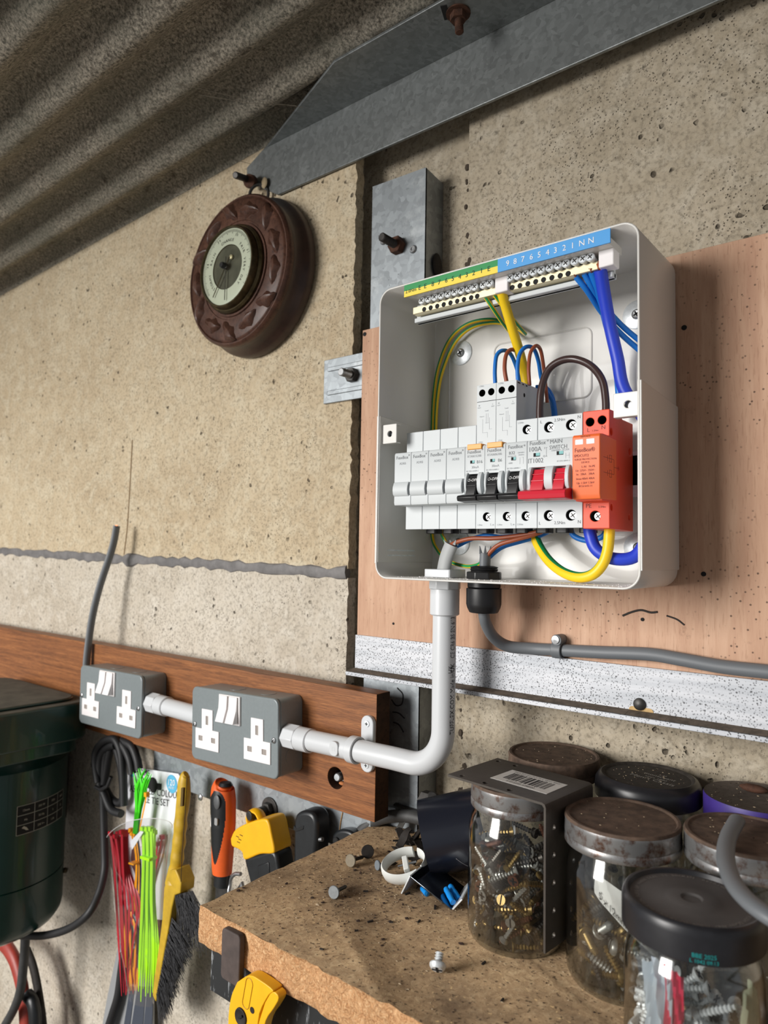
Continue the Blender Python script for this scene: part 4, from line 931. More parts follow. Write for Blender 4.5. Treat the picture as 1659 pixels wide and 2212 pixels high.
# black gland and the grey cable
gx, gy = -.3048, .516
gl = thing('cable_gland', 'black plastic cable gland through the box floor', 'gland', (gx, gy, BZ0))
MB().lathe([(.0112, .0018), (.0118, .0024)]+[(.0118-.0008*(k % 2), .0030+.0011*k) for k in range(9)]+[(.008, .0128), (.0075, .0125)], (gx, gy, BZ0), (0, 0, 1), 28).build('threaded_stem', M_blackp, gl)
MB().lathe([(.0150, .0016), (.0150, .0078)], (gx, gy, BZ0), (0, 0, 1), 8, 0, True, True).build('lock_nut', M_blackp, gl, bevel=.0008)
MB().lathe([(.0138, 0), (.0138, .0055)], (gx, gy, BZ0), (0, 0, -1), 24, 0, True, True).build('body', M_blackp, gl, bevel=.0006)
MB().lathe([(.0148, .0058), (.0148, .0190), (.0140, .0220), (.0120, .0262), (.0070, .0268)], (gx, gy, BZ0), (0, 0, -1), 14, 0, True, True, ).build('cap_nut', M_blackp, gl, bevel=.0006)
pp = smooth_path([V((gx+.0010, gy, .0012)), V((gx, gy, -.03)), V((gx, gy, -.049)), P(1052, 1352, .522), P(1068, 1378, .534), P(1098, 1396, .5455), P(1150, 1401, .5535), P(1206, 1404, .5545), P(1300, 1409, .5545), P(1400, 1413, .5545), P(1470, 1424, .5545), P(1560, 1440, .5545), P(1659, 1451, .5545), P(1760, 1462, .5545), V((.15, .5545, -.0785)), V((.45, .5545, -.077)), V((.75, .5545, -.078))], 7)
kc = tag(MB().tube(pp, .0051, 16, sq=(1, .9)).build('grey_cable', M_gcable, loc=pp[5]), 'dark grey cable leaving the black gland and running right along the plywood', 'cable')
m = MB()
for k in range(6):
    a = 2*pi*k/6; q = V((gx+.001+.0042*cos(a), gy+.0042*sin(a), .0008)); m.tube([q, q+V((.0012*cos(a), .0012*sin(a), .0035+.003*(k % 2)))], [.0016, .0003], 4)
m.build('stripped_sheath', M_gcable, kc)
cc_ = thing('cable_clip', 'small grey nail clip holding the dark grey cable to the plywood', 'clip', P(1206, 1404, .5595))
c = P(1206, 1404, .5545); MB().lathe([(.0052, -.0042), (.0070, -.0042), (.0070, .0042), (.0052, .0042), (.0052, -.0042)], c, (1, 0, .0), 20).build('clip_body', M_gcable, cc_, bevel=.0005)
MB().rrect(c+V((.0008, .0015, .0085)), (1, 0, 0), (0, 0, 1), .0092, .0092, .0044, -.0075, .0035, (0, 1, 0)).build('nail_boss', M_gcable, cc_, bevel=.0006)
MB().lathe([(.0034, 0), (.0033, .001), (.0001, .0014)], c+V((.0004, -.0060, .0090)), AX, 16).build('nail_head', M_steel, cc_)
# cut cable stub at the far left
pp = smooth_path([P(250, 1136, .550), P(246, 1170, .548), P(236, 1205, .545), P(217, 1262, .540), P(202, 1320, .536), P(193, 1375, .533), P(187, 1430, .5305), (-1.0, .53, -.19), (-.985, .531, -.21)] if False else [P(252, 1136, .550), P(246, 1170, .548), P(236, 1205, .545), P(217, 1262, .540), P(202, 1320, .5345), P(193, 1375, .532), P(187, 1430, .530), P(186, 1470, .530)], 7)
st = tag(MB().tube(pp, .0053, 12, sq=(1, .75)).build('cut_cable', M_gcable, loc=pp[0]), 'grey cut cable stub standing up from behind the far grey socket', 'cable')
for k in range(3): MB().cyl(pp[0]+V((-.002+.002*k, 0, -.001)), pp[0]+V((-.002+.002*k, 0, .001)), .0009, 8).build('conductor_end', M_copper, st)
# ------------------------------------------------------------------ bench
ZB = -.2747; BT = .0275
bn = thing('workbench', 'dusty chipboard workbench top with a raw fibrous front edge', 'workbench', (-.1, .47, -1.25))
def edge(a, b, n, amp):
    a, b = V(a), V(b); return [a+(b-a)*(k/n)+V((0, random.uniform(-amp, amp), 0)) for k in range(n)]
rows = []
base = edge((-.4590, .3522, 0), (.32, .3522, 0), 130, .0010)+[V((.32, .3522, 0)), V((.32, .596, 0)), V((-.4135, .596, 0)), V((-.4140, .5790, 0)), V((-.4360, .5780, 0)), V((-.4625, .5675, 0))]
e2 = [V((-.4625+.0035*k/24+random.uniform(-.0006, .0006), .5675-.2153*k/24, 0)) for k in range(1, 24)]
base += e2; n = len(base); lv_ = [(0, .0008), (-.0012, 0), (-.006, -.0006), (-.013, .0004), (-.020, -.0006), (-.0262, 0), (-BT, .0008)]
vs = []
for dz, ins in lv_:
    for p in base:
        q = V(p)
        j = random.uniform(-.0007, .0007)
        if q.y < .36: q.y += ins+j
        elif q.x < -.45: q.x += ins+j
        vs.append((q.x, q.y, ZB+dz))
fs = [tuple(range(n))]; mi = [0]
for i in range(len(lv_)-1):
    for k in range(n): fs.append((i*n+k, (i+1)*n+k, (i+1)*n+(k+1) % n, i*n+(k+1) % n)); mi.append(1)
fs.append(tuple(range((len(lv_)-1)*n, len(lv_)*n))[::-1]); mi.append(1)
m = MB(); m.add(vs, fs, mi); m.build('worktop', [M_chiptop, M_chipedge], bn, ang=60)
MB().box((-.4575, .3640, ZB-BT-.040), (.31, .3680, ZB-BT)).box((-.4575, .3680, ZB-BT-.004), (.31, .405, ZB-BT)).build('steel_rail', M_scr, bn, bevel=.0005)
for x, y in ((.28, .39), (.28, .56), (-.20, .56)): MB().box((x-.02, y-.018, -1.25), (x+.02, y+.018, ZB-BT-.0002)).build('leg', M_plankend, bn)
M_tab = plain('dark_iron', (84, 72, 68), .7, .1, var=.3, vscale=120)
rt = MB().rrect(((P(497, 2068, .347).x), .3470, P(497, 2068, .347).z), (1, 0, 0), (0, 0, 1), .0205, .036, .0035, 0, .0050, (0, 1, 0), 0, 4).build('edge_tab', M_tab, bn, bevel=.0008)
# crumbs of sawdust
m = MB()
for k in range(900):
    x = random.uniform(-.455, -.05); y = random.uniform(.36, .59)
    if random.random() < .5: x = random.gauss(-.36, .05); y = random.gauss(.47, .05)
    x = max(-.455, min(.2, x)); y = max(.356, min(.585, y)); r = random.uniform(.00025, .0007) if random.random() < .95 else random.uniform(.0008, .0014)
    m.sphere((x, y, ZB+r*.5), r, 2, random.choice((0, 1, 1)), sc=(random.uniform(.8, 2.2), random.uniform(.8, 1.6), .7))
stuff(tag(m.build('sawdust', [M_crumb, M_crumbd]), 'sawdust and dark crumbs scattered over the chipboard bench top', 'sawdust'))
# dark flat splinters
for k, (px, py) in enumerate(((800, 1990), (905, 1990), (845, 1992), (940, 1960), (695, 2050), (1085, 2160), (1045, 2080), (770, 2010), (880, 1930), (790, 1925))):
    c = PZ(px, py, ZB+.0006); a = random.uniform(0, 3); L = random.uniform(.0012, .0026)
    o = MB().obox(c, (cos(a), sin(a), .1), (-sin(a), cos(a), 0), (0, 0, 1), L*2, L*.7, .0009).build('wood_flake', M_scrap, loc=c)
    tag(o, 'tiny dark flake lying on the chipboard bench top', 'flake', 'dark flakes on the bench')

# clout nails, screw, scrap
def nail(px, py, hr, mat, label, dirx, L=.022):
    c = PZ(px, py, ZB); d = V((dirx[0], dirx[1], -.0)).normalized(); hc_ = c+V((0, 0, hr)); tip = c+d*L+V((0, 0, .0014)); ax = (tip-hc_).normalized()
    t = thing('clout_nail', label, 'nail', c)
    MB().lathe([(.0001, 0), (hr*.93, 0), (hr, .0005), (hr*.98, .0013), (.0018, .0022)], hc_, ax, 22).build('head', mat, t)
    MB().lathe([(.0016, .0015), (.0015, L*.85), (.0001, L)], hc_, ax, 9).build('shank', M_dsteel, t)
nail(720, 1942, .0050, plain('nail_grey', (128, 132, 134), .6, .4, var=.2, vscale=200), 'grey clout nail standing on its head edge alone in the middle of the bench', (-.2, .96))
nail(756, 1873, .0054, plain('nail_buff', (134, 124, 106), .7, .3, var=.2, vscale=200), 'buff grey clout nail in front of the black-headed nail', (-.09, .99))
nail(794, 1854, .0058, M_scrap, 'black-headed clout nail behind the buff one', (-.67, .74), .018)
nail(814, 1880, .0042, plain('nail_blue', (122, 130, 136), .6, .4), 'small bluish clout nail lying beside the white plastic clip', (.33, .95))
def mk_screw(L, rh, rs, mat, name, pan=False, slot=False, threads=None):
    m = MB()
    if pan: m.lathe([(.0001, -.0002), (rh*.7, 0), (rh*.96, rh*.3), (rh, rh*.55), (rh*.9, rh*.7), (rs, rh*.75)], (0, 0, 0), (0, 0, 1), 12)
    else: m.lathe([(.0001, 0), (rh*.96, 0), (rh, rh*.12), (rs, rh*.75)], (0, 0, 0), (0, 0, 1), 12)
    k = threads or int(L/.0024); prof = [(rs, rh*.7)]
    for i in range(k):
        u = i/k; rr_ = rs*(1 if u < .8 else 1-(u-.8)*3.5); prof += [(rr_*.72, rh*.75+(L-rh*.75)*u), (rr_*1.12, rh*.75+(L-rh*.75)*(u+.5/k))]
    prof.append((.0002, L)); m.lathe(prof, (0, 0, 0), (0, 0, 1), 7)
    if slot: m.box((-rh*.9, -rh*.12, -.00025), (rh*.9, rh*.12, 0), 1)
    else: m.box((-rh*.6, -rh*.13, -.0004), (rh*.6, rh*.13, 0), 1); m.box((-rh*.13, -rh*.6, -.0004), (rh*.13, rh*.6, 0), 1)
    o = m.build(name, [mat, M_hole]); return o
o = mk_screw(.0108, .0056, .0027, M_zinc, 'pan_head_screw', pan=True); o.location = PZ(943, 2113, ZB)+V((0, 0, .0040)); o.rotation_euler = V((-.30, .70, .62)).to_track_quat('Z', 'Y').to_euler()
o.location = PZ(944, 2108, ZB)+V((0, 0, .0038)); tag(o, 'shiny zinc pan head screw alone on the bench front', 'screw')
# blackened scrap in a heap by the pipe offcut
for k in range(19):
    px = random.uniform(850, 945); py = random.uniform(1806, 1872); c = PZ(px, py, ZB)
    a = random.uniform(0, pi); L = random.uniform(.013, .024); W_ = random.uniform(.005, .011); h = random.uniform(.002, .016) if k % 3 else .001
    d = V((cos(a), sin(a), random.uniform(-.1, .6) if h > .002 else 0)).normalized(); s_ = V((-sin(a), cos(a), random.uniform(-.3, .8))).normalized()
    m = MB(); n_ = 5; vs = []
    for i in range(n_):
        u = i/(n_-1)-.5; wv = W_*(1-abs(u))*random.uniform(.7, 1.2)
        q = c+d*(L*u)+V((0, 0, h+.003+.003*sin(u*5)+abs(d.z)*L*.5))
        vs += [q+s_*wv*.5, q-s_*wv*.5, q-s_*wv*.5+V((0, 0, .0011)), q+s_*wv*.5+V((0, 0, .0011))]
    fs = [(0, 1, 2, 3), tuple(range(4*n_-4, 4*n_))]
    for i in range(n_-1):
        for j in range(4): fs.append((i*4+j, i*4+(j+1) % 4, i*4+4+(j+1) % 4, i*4+4+j))
    m.add(vs, fs); o = m.build('metal_scrap', M_scrap, loc=c)
    tag(o, 'blackened curled scrap in the heap beside the dark pipe offcut', 'scrap', 'blackened scrap heap')
c = PZ(866, 1800, ZB); o = MB().obox(c+V((0, 0, .008)), (.35, .3, .9), (.8, -.5, 0), (0, 0, 1), .016, .011, .0012).build('metal_scrap', plain('scrap_grey', (92, 90, 86), .6, .4, var=.3), loc=c); tag(o, 'flat grey scrap plate leaning upright at the back of the heap', 'scrap')
c = PZ(858, 1842, ZB); tag(MB().lathe([(.0001, -.014), (.0016, -.008), (.0022, 0), (.0022, .010), (.0016, .014), (.0001, .0145)], c+V((.004, 0, .0024)), (.9, -.2, 0), 10).build('spent_nail', M_scrap, loc=c), 'black pointed nail shank lying left of the scrap heap', 'nail')
# white nylon clip
c = PZ(868, 1905, ZB); wc = thing('nylon_clip', 'white nylon pipe clip lying open beside the zinc plate', 'clip', c)
ax = V((.12, -.52, .84)).normalized(); w_ = ax; u = V((.80, .50, .45)); u = (u-ax*u.dot(ax)).normalized(); v = ax.cross(u); c0 = c+V((.000, .004, .0120))
def ringpts(r1, r2, a0, a1, n=26): return [c0+u*(r1*cos(a))+v*(r2*sin(a)) for a in [a0+(a1-a0)*k/n for k in range(n+1)]]
MB().tube(ringpts(.0185, .0125, radians(60), radians(300)), .0068, 8, sq=(.28, 1), up=u).build('outer_loop', M_clipw, wc)
MB().tube(ringpts(.0185, .0125, radians(-42), radians(44)), .0068, 8, sq=(.28, 1), up=u).build('closing_arm', M_clipw, wc)
MB().obox(c0+u*.001, u, v, w_, .0045, .013, .008).build('nail_block', M_clipw, wc, bevel=.0006)
MB().cyl(c0-u*.006+v*.001, c0+u*.010+v*.001, .0009, 8).build('nail_pin', M_steel, wc)
# zinc folded plate with wall plugs on it
zt_ = thing('folded_plate', 'shiny zinc plate folded at both ends, tilted on the bench before the glass jar', 'bracket', PZ(940, 1930, ZB))
A = PZ(887, 1893, ZB+.016); B_ = PZ(930, 1857, ZB+.016); C_ = PZ(1003, 1915, ZB+.0035); D_ = PZ(976, 1964, ZB+.0008)
nrm = (C_-A).cross(B_-A).normalized(); nrm = nrm if nrm.z > 0 else -nrm
M_mirror = plain('polished_zinc', (128, 136, 146), .14, 1)
MB().prism([A, B_, C_, D_], nrm*-.0013).build('plate', M_mirror, zt_, bevel=.0003)
dn = PZ(868, 1932, ZB)-A; MB().prism([A, B_, B_+dn, A+dn], nrm.cross(B_-A).normalized()*.0012).build('folded_end', M_zinc, zt_, bevel=.0003)
upv = nrm*.012+(C_-B_).normalized()*.004; MB().prism([D_, C_, C_+upv, D_+upv], (D_-A).normalized()*.0013).build('folded_end', M_zinc, zt_, bevel=.0003)
def on_plate(px, py, off):
    d = V(ray(px, py)); o_ = A+nrm*off; return d*(o_.dot(nrm)/d.dot(nrm))
for k, (pa, pb2) in enumerate((((963, 1919), (979, 1950)), ((972, 1913), (992, 1943)))):
    a0 = on_plate(*pa, .0026); b0 = on_plate(*pb2, .0026); ln = (b0-a0).length
    t = MB().lathe([(.0001, 0), (.0020, .0002), (.0024, ln*.12), (.0021, ln*.3), (.0024, ln*.5), (.0021, ln*.8), (.0024, ln*.98), (.0001, ln)], a0, b0-a0, 12).build('wall_plug', M_bluep, loc=a0)
    tag(t, ('blue plastic wall plug nearer the front on the zinc plate', 'blue plastic wall plug farther back on the zinc plate')[k], 'wall plug')
q = PZ(912, 1925, ZB); tag(MB().lathe([(.0001, 0), (.0022, .0003), (.0023, .010), (.0001, .0105)], q+V((0, 0, .0024)), (.8, -.5, 0), 10).build('wall_plug', M_bluep, loc=q), 'blue wall plug tucked under the zinc plate', 'wall plug')
# dark pipe offcut
pd = V((.838, .545, .27)).normalized(); pc = P(1008, 1790, .530)
pc.z = ZB+.0400; off = thing('pipe_offcut', 'dark blue-black plastic pipe offcut lying behind the glass jar', 'pipe', V((pc.x, pc.y, ZB)))
MB().lathe([(.0290, -.036), (.0310, -.036), (.0310, .012), (.0290, .012), (.0290, -.036)], pc, pd, 44).build('pipe_wall', M_gutter, off)
u, v, w_ = frame(pd); MB().tube([pc+pd*(-.012+.016*k/8)+(u*cos(radians(200+6*k))+v*sin(radians(200+6*k)))*.0311 for k in range(9)], .0003, 5).build('scratch', plain('pale_scratch', (150, 150, 155), .6), off)
# black lead along the back of the bench
pp = smooth_path([P(766, 1822, .562), P(786, 1790, .564), P(815, 1771, .567), P(850, 1763, .569), P(890, 1764, .571), P(930, 1776, .572), P(985, 1795, .572)], 7)
tag(MB().tube(pp, .0062, 12).build('black_lead', M_rubg, loc=pp[3]), 'worn black rubber lead arching over the back edge of the bench', 'cable')

# ------------------------------------------------------------------ jars
def jar(c, r, zt, rl, lidh, label, lidmats, style, glass=True):
    cx, cy = c; t = thing('glass_jar', label, 'jar', (cx, cy, ZB), 'jars on the bench'); H = zt-ZB
    zl = H-lidh
    prof = [(r*.80, .0028), (r*.93, .0008), (r*.985, .0045), (r, .010), (r, zl-.022), (r*.985, zl-.014), (r*.93, zl-.007), (r*.89, zl-.004), (r*.88, zl+.002)]
    MB().lathe(prof, (cx, cy, ZB), (0, 0, 1), 56).build('glass_body', M_glass, t)
    b = MB().lathe([(.0001, .0022), (r*.80, .0030), (r*.955, .0042), (r*.93, .0006), (r*.78, .0002), (r*.70, .0012), (.0001, .0016)], (cx, cy, ZB), (0, 0, 1), 48).build('glass_base', M_gbase, t)
    if style == 'ridge': pr = [(rl*.985, 0), (rl, .0008), (rl, .004), (rl*.985, .0052), (rl, .0066), (rl*.99, lidh-.004), (rl*1.0, lidh-.0018), (rl*.975, lidh), (rl*.93, lidh), (rl*.90, lidh-.0012), (rl*.5, lidh-.0012), (.0001, lidh-.0010)]; mi = [0]*6+[1]*5
    elif style == 'round': pr = [(rl*.97, 0), (rl, .001), (rl, lidh*.45), (rl*.985, lidh*.72), (rl*.93, lidh*.93), (rl*.87, lidh), (rl*.83, lidh*.97), (rl*.80, lidh*.90), (.0001, lidh*.88)]; mi = [0]*5+[1]*3
    elif style == 'step': pr = [(rl*.97, 0), (rl, .001), (rl, lidh*.70), (rl*.99, lidh*.86), (rl*.965, lidh*.97), (rl*.94, lidh), (rl*.91, lidh*.98), (rl*.88, lidh*.86), (rl*.40, lidh*.86), (rl*.36, lidh*.92), (rl*.16, lidh*.92), (rl*.13, lidh*.86), (.0001, lidh*.86)]; mi = [0]*7+[1]*6
    else: pr = [(rl, 0), (rl, lidh-.002), (rl*.985, lidh), (rl*.95, lidh-.0006), (.0001, lidh-.0006)]; mi = [0]*2+[1]*2
    l = MB().lathe(pr, (cx, cy, ZB+zl), (0, 0, 1), 64, mi).build('lid', lidmats, t)
    return t, l
M_gbase = thin_glass('jar_base_glass', (.46, .52, .46, 1), .12, .6)
JA, JB, JC, JD, JE, JF, JG = (-.2520, .4760), (-.1735, .4745), (-.1133, .4140), (-.2600, .5550), (-.1830, .5540), (-.1085, .5590), (-.1010, .4900)
ja, la = jar(JA, .0352, -.1655, .0335, .0175, 'glass jar of wood screws with a steel bracket resting over its lid', [M_lidside, M_lidrust], 'ridge')
jb, lb = jar(JB, .0360, -.1715, .0372, .0175, 'glass jar of bolts with a brown rusted lid, in the middle of the row', [M_lidside, M_lidrust], 'ridge')
jc, lc = jar(JC, .0352, -.1825, .0362, .0185, 'glass jar with a stepped black lid at the front right, bagged screws inside', [M_lidblack, M_lidgrey], 'step')
jd, ld = jar(JD, .0350, -.1635, .0372, .0160, 'jar with a brown dusty lid against the back wall behind the bracket', [M_lidrust, M_lidrust], 'ridge')
je, le = jar(JE, .0350, -.1650, .0385, .0170, 'jar with a rounded black dusty lid printed in white at the back', [M_lidblack, M_lidblackdust], 'round')
jf, lf = jar(JF, .0340, -.1660, .0350, .0200, 'jar with a purple lid at the right back corner', [M_purple, M_lidfd], 'flat')
jg, lg = jar(JG, .0355, -.1690, .0366, .0170, 'jar with a rusted brown lid under the curl of grey flex', [M_lidside, M_lidrust], 'ridge')
m = MB()
ux = V((.86, -.18, 0)).normalized(); uy = V((-ux.y, ux.x, 0))
zt = ZB+(-.1650-ZB)-.0170*.12+.0002
for s_, dy, sz in (('Les', .0105, .0046), ('montcuant', .0050, .0058), ('since 1880', -.0005, .0040), ('Henri Cassis', -.0065, .0070)): m.text(s_, V((JE[0]+.006, JE[1], zt))+uy*dy, ux, uy, sz, 0, 'C', 1)
m.build('lid_lettering', plain('faded_white_print', (170, 166, 160), .7), le)
# bits on the lids
def bits(cx, cy, z, r, n, lab):
    m = MB()
    for k in range(n):
        a = random.uniform(0, 2*pi); q = r*sqrt(random.random()); s_ = random.uniform(.0002, .0005); m.sphere((cx+q*cos(a), cy+q*sin(a), z+s_*.5), s_, 2, random.choice((0, 1, 1)), sc=(random.uniform(.8, 2.2), 1, .7))
    stuff(tag(m.build('sawdust', [M_crumb, M_crumbd]), lab, 'sawdust'))
bits(JE[0], JE[1], -.1670, .028, 150, 'sawdust specks on the rounded black jar lid')
bits(JD[0], JD[1], -.1647, .033, 70, 'sawdust specks on the brown lid at the back wall')
bits(JB[0], JB[1], -.1725, .033, 26, 'sawdust specks on the brown lid in the middle')
bits(JG[0], JG[1], -.1700, .032, 26, 'sawdust specks on the lid under the grey flex')
bits(JF[0], JF[1], -.1666, .032, 90, 'sawdust specks on the purple jar lid')
q = PZ(1628, 1692, -.160); tag(MB().sphere((q.x, q.y, -.1636), .003, 6, sc=(3.2, 1.2, 1)).build('dried_scrap', M_rust, loc=q), 'dark brown dried scrap on the purple jar lid', 'scrap')
# ring of lettering on the black lid in front
m = MB(); zt = -.1840-.0160*.10
for k, ch in enumerate('PUSH DOWN AND TURN TO OPEN  BUTTON POPS UP WHEN SEAL IS BROKEN  REFRIGERATE ONCE OPEN  '):
    a = -2*pi*k/86; ra = V((cos(a), sin(a), 0)); m.text(ch, V((JC[0], JC[1], -.1825-.0185*.14+.0002))+ra*.0272, V((sin(a), -cos(a), 0)), ra, .0032, 0, 'C')
m.build('lid_lettering', plain('worn_print', (128, 124, 120), .8), lc)
m = MB(); m.cyltext('BBE 2025', (JC[0], JC[1], 0), (0, 0, 1), .0363, radians(24), -.1958, .0030); m.cyltext('L 1042 09:13', (JC[0], JC[1], 0), (0, 0, 1), .0363, radians(24), -.1985, .0026); m.build('date_print', M_teal, lc)

# perforated bracket over jar A
br = thing('perforated_bracket', 'dark steel right angle bracket with a barcode label hooked over the jar lid', 'bracket', (JA[0], JA[1], -.1655))
zp = -.1640
ca, cb, cd, ce_ = PZ(970, 1674, zp), PZ(1072, 1636, zp), PZ(1280, 1692, zp), PZ(1180, 1736, zp)
ex = ((ce_-ca)+(cd-cb)).normalized(); ey = V((-ex.y, ex.x, 0)); ctr = (ca+cb+cd+ce_)/4
Lx = ((ce_-ca).length+(cd-cb).length)/2; Ly = abs((cb-ca).dot(ey))*.5+abs((cd-ce_).dot(ey))*.5
def Q(a, b, z=0): return ctr+ex*a+ey*b+V((0, 0, z))
hx, hy = Lx/2, Ly/2; T_ = .0016
prf = [(-hx, 0), (hx-.003, 0), (hx-.0008, -.0008), (hx, -.003), (hx, -.096), (hx-T_, -.096), (hx-T_, -.0032), (hx-.0030, -T_), (-hx, -T_)]
o = MB().prism([Q(a, -hy, z) for a, z in prf], ey*(2*hy)).build('angle_plate', [M_brackb, M_hole], br)
cc = MB()
for a in (-hx+.010, -hx+.031, -hx+.052): cc.cyl(Q(a, -hy+.005, -.01), Q(a, -hy+.005, .01), .0022, 12, 0)
for a in (-hx+.006, -hx+.022): cc.cyl(Q(a, hy-.007, -.01), Q(a, hy-.007, .01), .0022, 12, 0)
for z in (-.018, -.036, -.054, -.072, -.088): cc.cyl(Q(hx-.02, -hy+.010, z), Q(hx+.01, -hy+.010, z), .0022, 12, 0)
cut(o, cc, [M_brackb, M_hole])
lw, lh = .0475, .0280; lo_ = Q(.0085, -.0008, .0002)
lb_ = MB().obox(lo_, ex, ey, (0, 0, 1), lw, lh, .0002).build('barcode_label', plain('label_paper', (214, 212, 208), .6, var=.1, vscale=200), br)
m = MB(); x = -.0170
while x < .0170:
    wd = random.choice((.0004, .0007, .0011)); m.obox(lo_+ex*x+ey*.0004+V((0, 0, .00015)), ex, ey, (0, 0, 1), wd, .0150 if random.random() < .93 else .017, .0001); x += wd+random.choice((.0005, .0008, .0013))
m.text('5 012345 678900', lo_-ey*.0120+V((0, 0, .0002)), ex, ey, .0034, 0, 'C'); m.text('Angle Bracket 75 x 75 x 40mm Black', lo_+ey*.0100+V((0, 0, .0002)), ex, ey, .0026, 0, 'C')
m.build('barcode_print', M_inkb, lb_)

# screws inside the jars
M_sz = plain('dull_zinc_screw', (168, 168, 164), .35, .6, var=.3, vscale=200); M_sb = plain('brass_screw', (150, 126, 78), .38, .7, var=.3, vscale=200); M_sr = plain('rusty_screw', (104, 64, 46), .6, .5, var=.4, vscale=200); M_sd = plain('dark_screw', (84, 80, 76), .4, .8, var=.3, vscale=200)
protos = {}
def get(kind):
    if kind not in protos:
        L, rh, rs, mt, pan, slot = {'z1': (.022, .0040, .0019, M_sz, 0, 0), 'z2': (.016, .0036, .0017, M_sz, 0, 1), 'b1': (.026, .0040, .0020, M_sb, 0, 0), 'b2': (.019, .0036, .0017, M_sb, 0, 1), 'r1': (.024, .0042, .0021, M_sr, 0, 0), 'd1': (.021, .0038, .0019, M_sd, 0, 0), 'p1': (.014, .0044, .0022, M_sz, 1, 0),
            'm1': (.022, .0052, .0025, M_sz, 1, 1), 'm2': (.030, .0056, .0027, M_sz, 1, 1), 'm3': (.024, .0050, .0025, M_sb, 1, 0), 'c1': (.022, .0042, .0020, M_zinc, 0, 0), 'c2': (.016, .0040, .0019, M_zinc, 1, 0)}[kind]
        o = mk_screw(L, rh, rs, mt, 'wood_screw' if kind[0] != 'm' else 'machine_bolt', pan, slot); protos[kind] = (o, L, rh); o['_used'] = 0
    return protos[kind]
def place(kind, pos, d, label, group, nm=None):
    o, L, rh = get(kind)
    if o['_used']: c = o.copy(); COL.objects.link(c)
    else: c = o; o['_used'] = 1
    c.location = pos; c.rotation_euler = V(d).to_track_quat('Z', 'X').to_euler()
    if '_used' in c.keys() and c is not o: del c['_used']
    tag(c, label, 'screw', group); return c
def fill(c, r, z0, z1, n, kinds, label, group, inner=.25, seed=3):
    rnd = random.Random(seed); k = 0; tries = 0
    while k < n and tries < n*60:
        tries += 1; kd = rnd.choice(kinds); o, L, rh = get(kd)
        a = rnd.uniform(0, 2*pi); q = r*sqrt(rnd.uniform(inner, .92)); z = z0+(z1-z0)*rnd.random()**1.25+.004
        p = V((c[0]+q*cos(a), c[1]+q*sin(a), z)); tn = V((-sin(a), cos(a), rnd.uniform(-.9, .9)))
        d = (tn*rnd.choice((-1, 1))+V((rnd.uniform(-.5, .5), rnd.uniform(-.5, .5), rnd.uniform(-.4, .4)))).normalized()
        e = p+d*L
        if hypot(p.x-c[0], p.y-c[1]) > r-rh-.001 or hypot(e.x-c[0], e.y-c[1]) > r-.003 or e.z < z0+.003 or e.z > z1+.012: continue
        place(kd, p, d, label, group); k += 1
gA = 'wood screws heaped in the bracket jar'
fill(JA, .0352, ZB+.002, ZB+.064, 150, ['z1', 'z2', 'b1', 'b2', 'r1', 'd1', 'd1', 'b1', 'z1'], 'small wood screw tangled in the heap inside the jar under the bracket', gA)
def facing(px, py, c, r):
    """point on the inner glass in front of pixel"""
    d = ray(px, py); a = d[0]**2+d[1]**2; b = -2*(d[0]*c[0]+d[1]*c[1]); cc_ = c[0]**2+c[1]**2-r*r
    t_ = (-b-sqrt(max(0, b*b-4*a*cc_)))/(2*a); return V(d*t_)
for px, py, kd, d, lab in ((1041, 1935, 'z1', (.25, .9, .1), 'silver cross-head screw pressed against the glass at the left of the bracket jar'), (1082, 1944, 'b2', (.05, .9, -.3), 'brass slotted screw head facing out through the bracket jar glass'), (1102, 1995, 'z2', (-.3, .9, .2), 'silver cross-head screw facing out low in the bracket jar'), (1108, 1904, 'r1', (-.1, .95, .2), 'rusty red-brown screw head facing out high in the bracket jar'), (1060, 1920, 'd1', (.1, .95, .1), 'dull dark screw head facing out beside the silver one in the bracket jar')):
    place(kd, facing(px, py, JA, .0318), d, lab, None)
gB = 'bolts heaped in the middle jar'
fill(JB, .0360, ZB+.002, ZB+.040, 42, ['m1', 'm2', 'm3', 'd1', 'm2'], 'slotted machine bolt in the heap inside the middle brown-lidded jar', gB, seed=5)
gC = 'zinc screws in the front jar'
fill(JC, .0352, ZB+.002, ZB+.040, 70, ['c1', 'c2', 'c1', 'z1'], 'shiny zinc screw in the heap inside the front black-lidded jar', gC, seed=9)
for c, s_, lab in ((JD, 11, 'small screw in the heap inside the back brown-lidded jar'), (JE, 12, 'small screw in the heap inside the rounded black-lidded jar')):
    fill(c, .034, ZB+.002, ZB+.06, 12, ['d1', 'z1'], lab, lab+'s', seed=s_)
for k in protos.values():
    if '_used' in k[0].keys(): del k[0]['_used']
def patch(c, r, a0, a1, zf0, zf1, n=18, k=8, amp=.0012):
    m = MB(); vs = []
    for i in range(n+1):
        a = a0+(a1-a0)*i/n
        for j in range(k+1):
            z = zf0(i/n)+(zf1(i/n)-zf0(i/n))*j/k; q = r+amp*sin(7*i/n*2.3+j*.9)-abs(random.gauss(0, amp*.3))
            vs.append((c[0]+q*sin(a), c[1]-q*cos(a), z))
    return m.add(vs, [(i*(k+1)+j, (i+1)*(k+1)+j, (i+1)*(k+1)+j+1, i*(k+1)+j+1) for i in range(n) for j in range(k)])
ang = lambda px, py, c, r: atan2(facing(px, py, c, r).x-c[0], -(facing(px, py, c, r).y-c[1]))
a0 = ang(1283, 1930, JB, .0330); a1 = a0+1.25
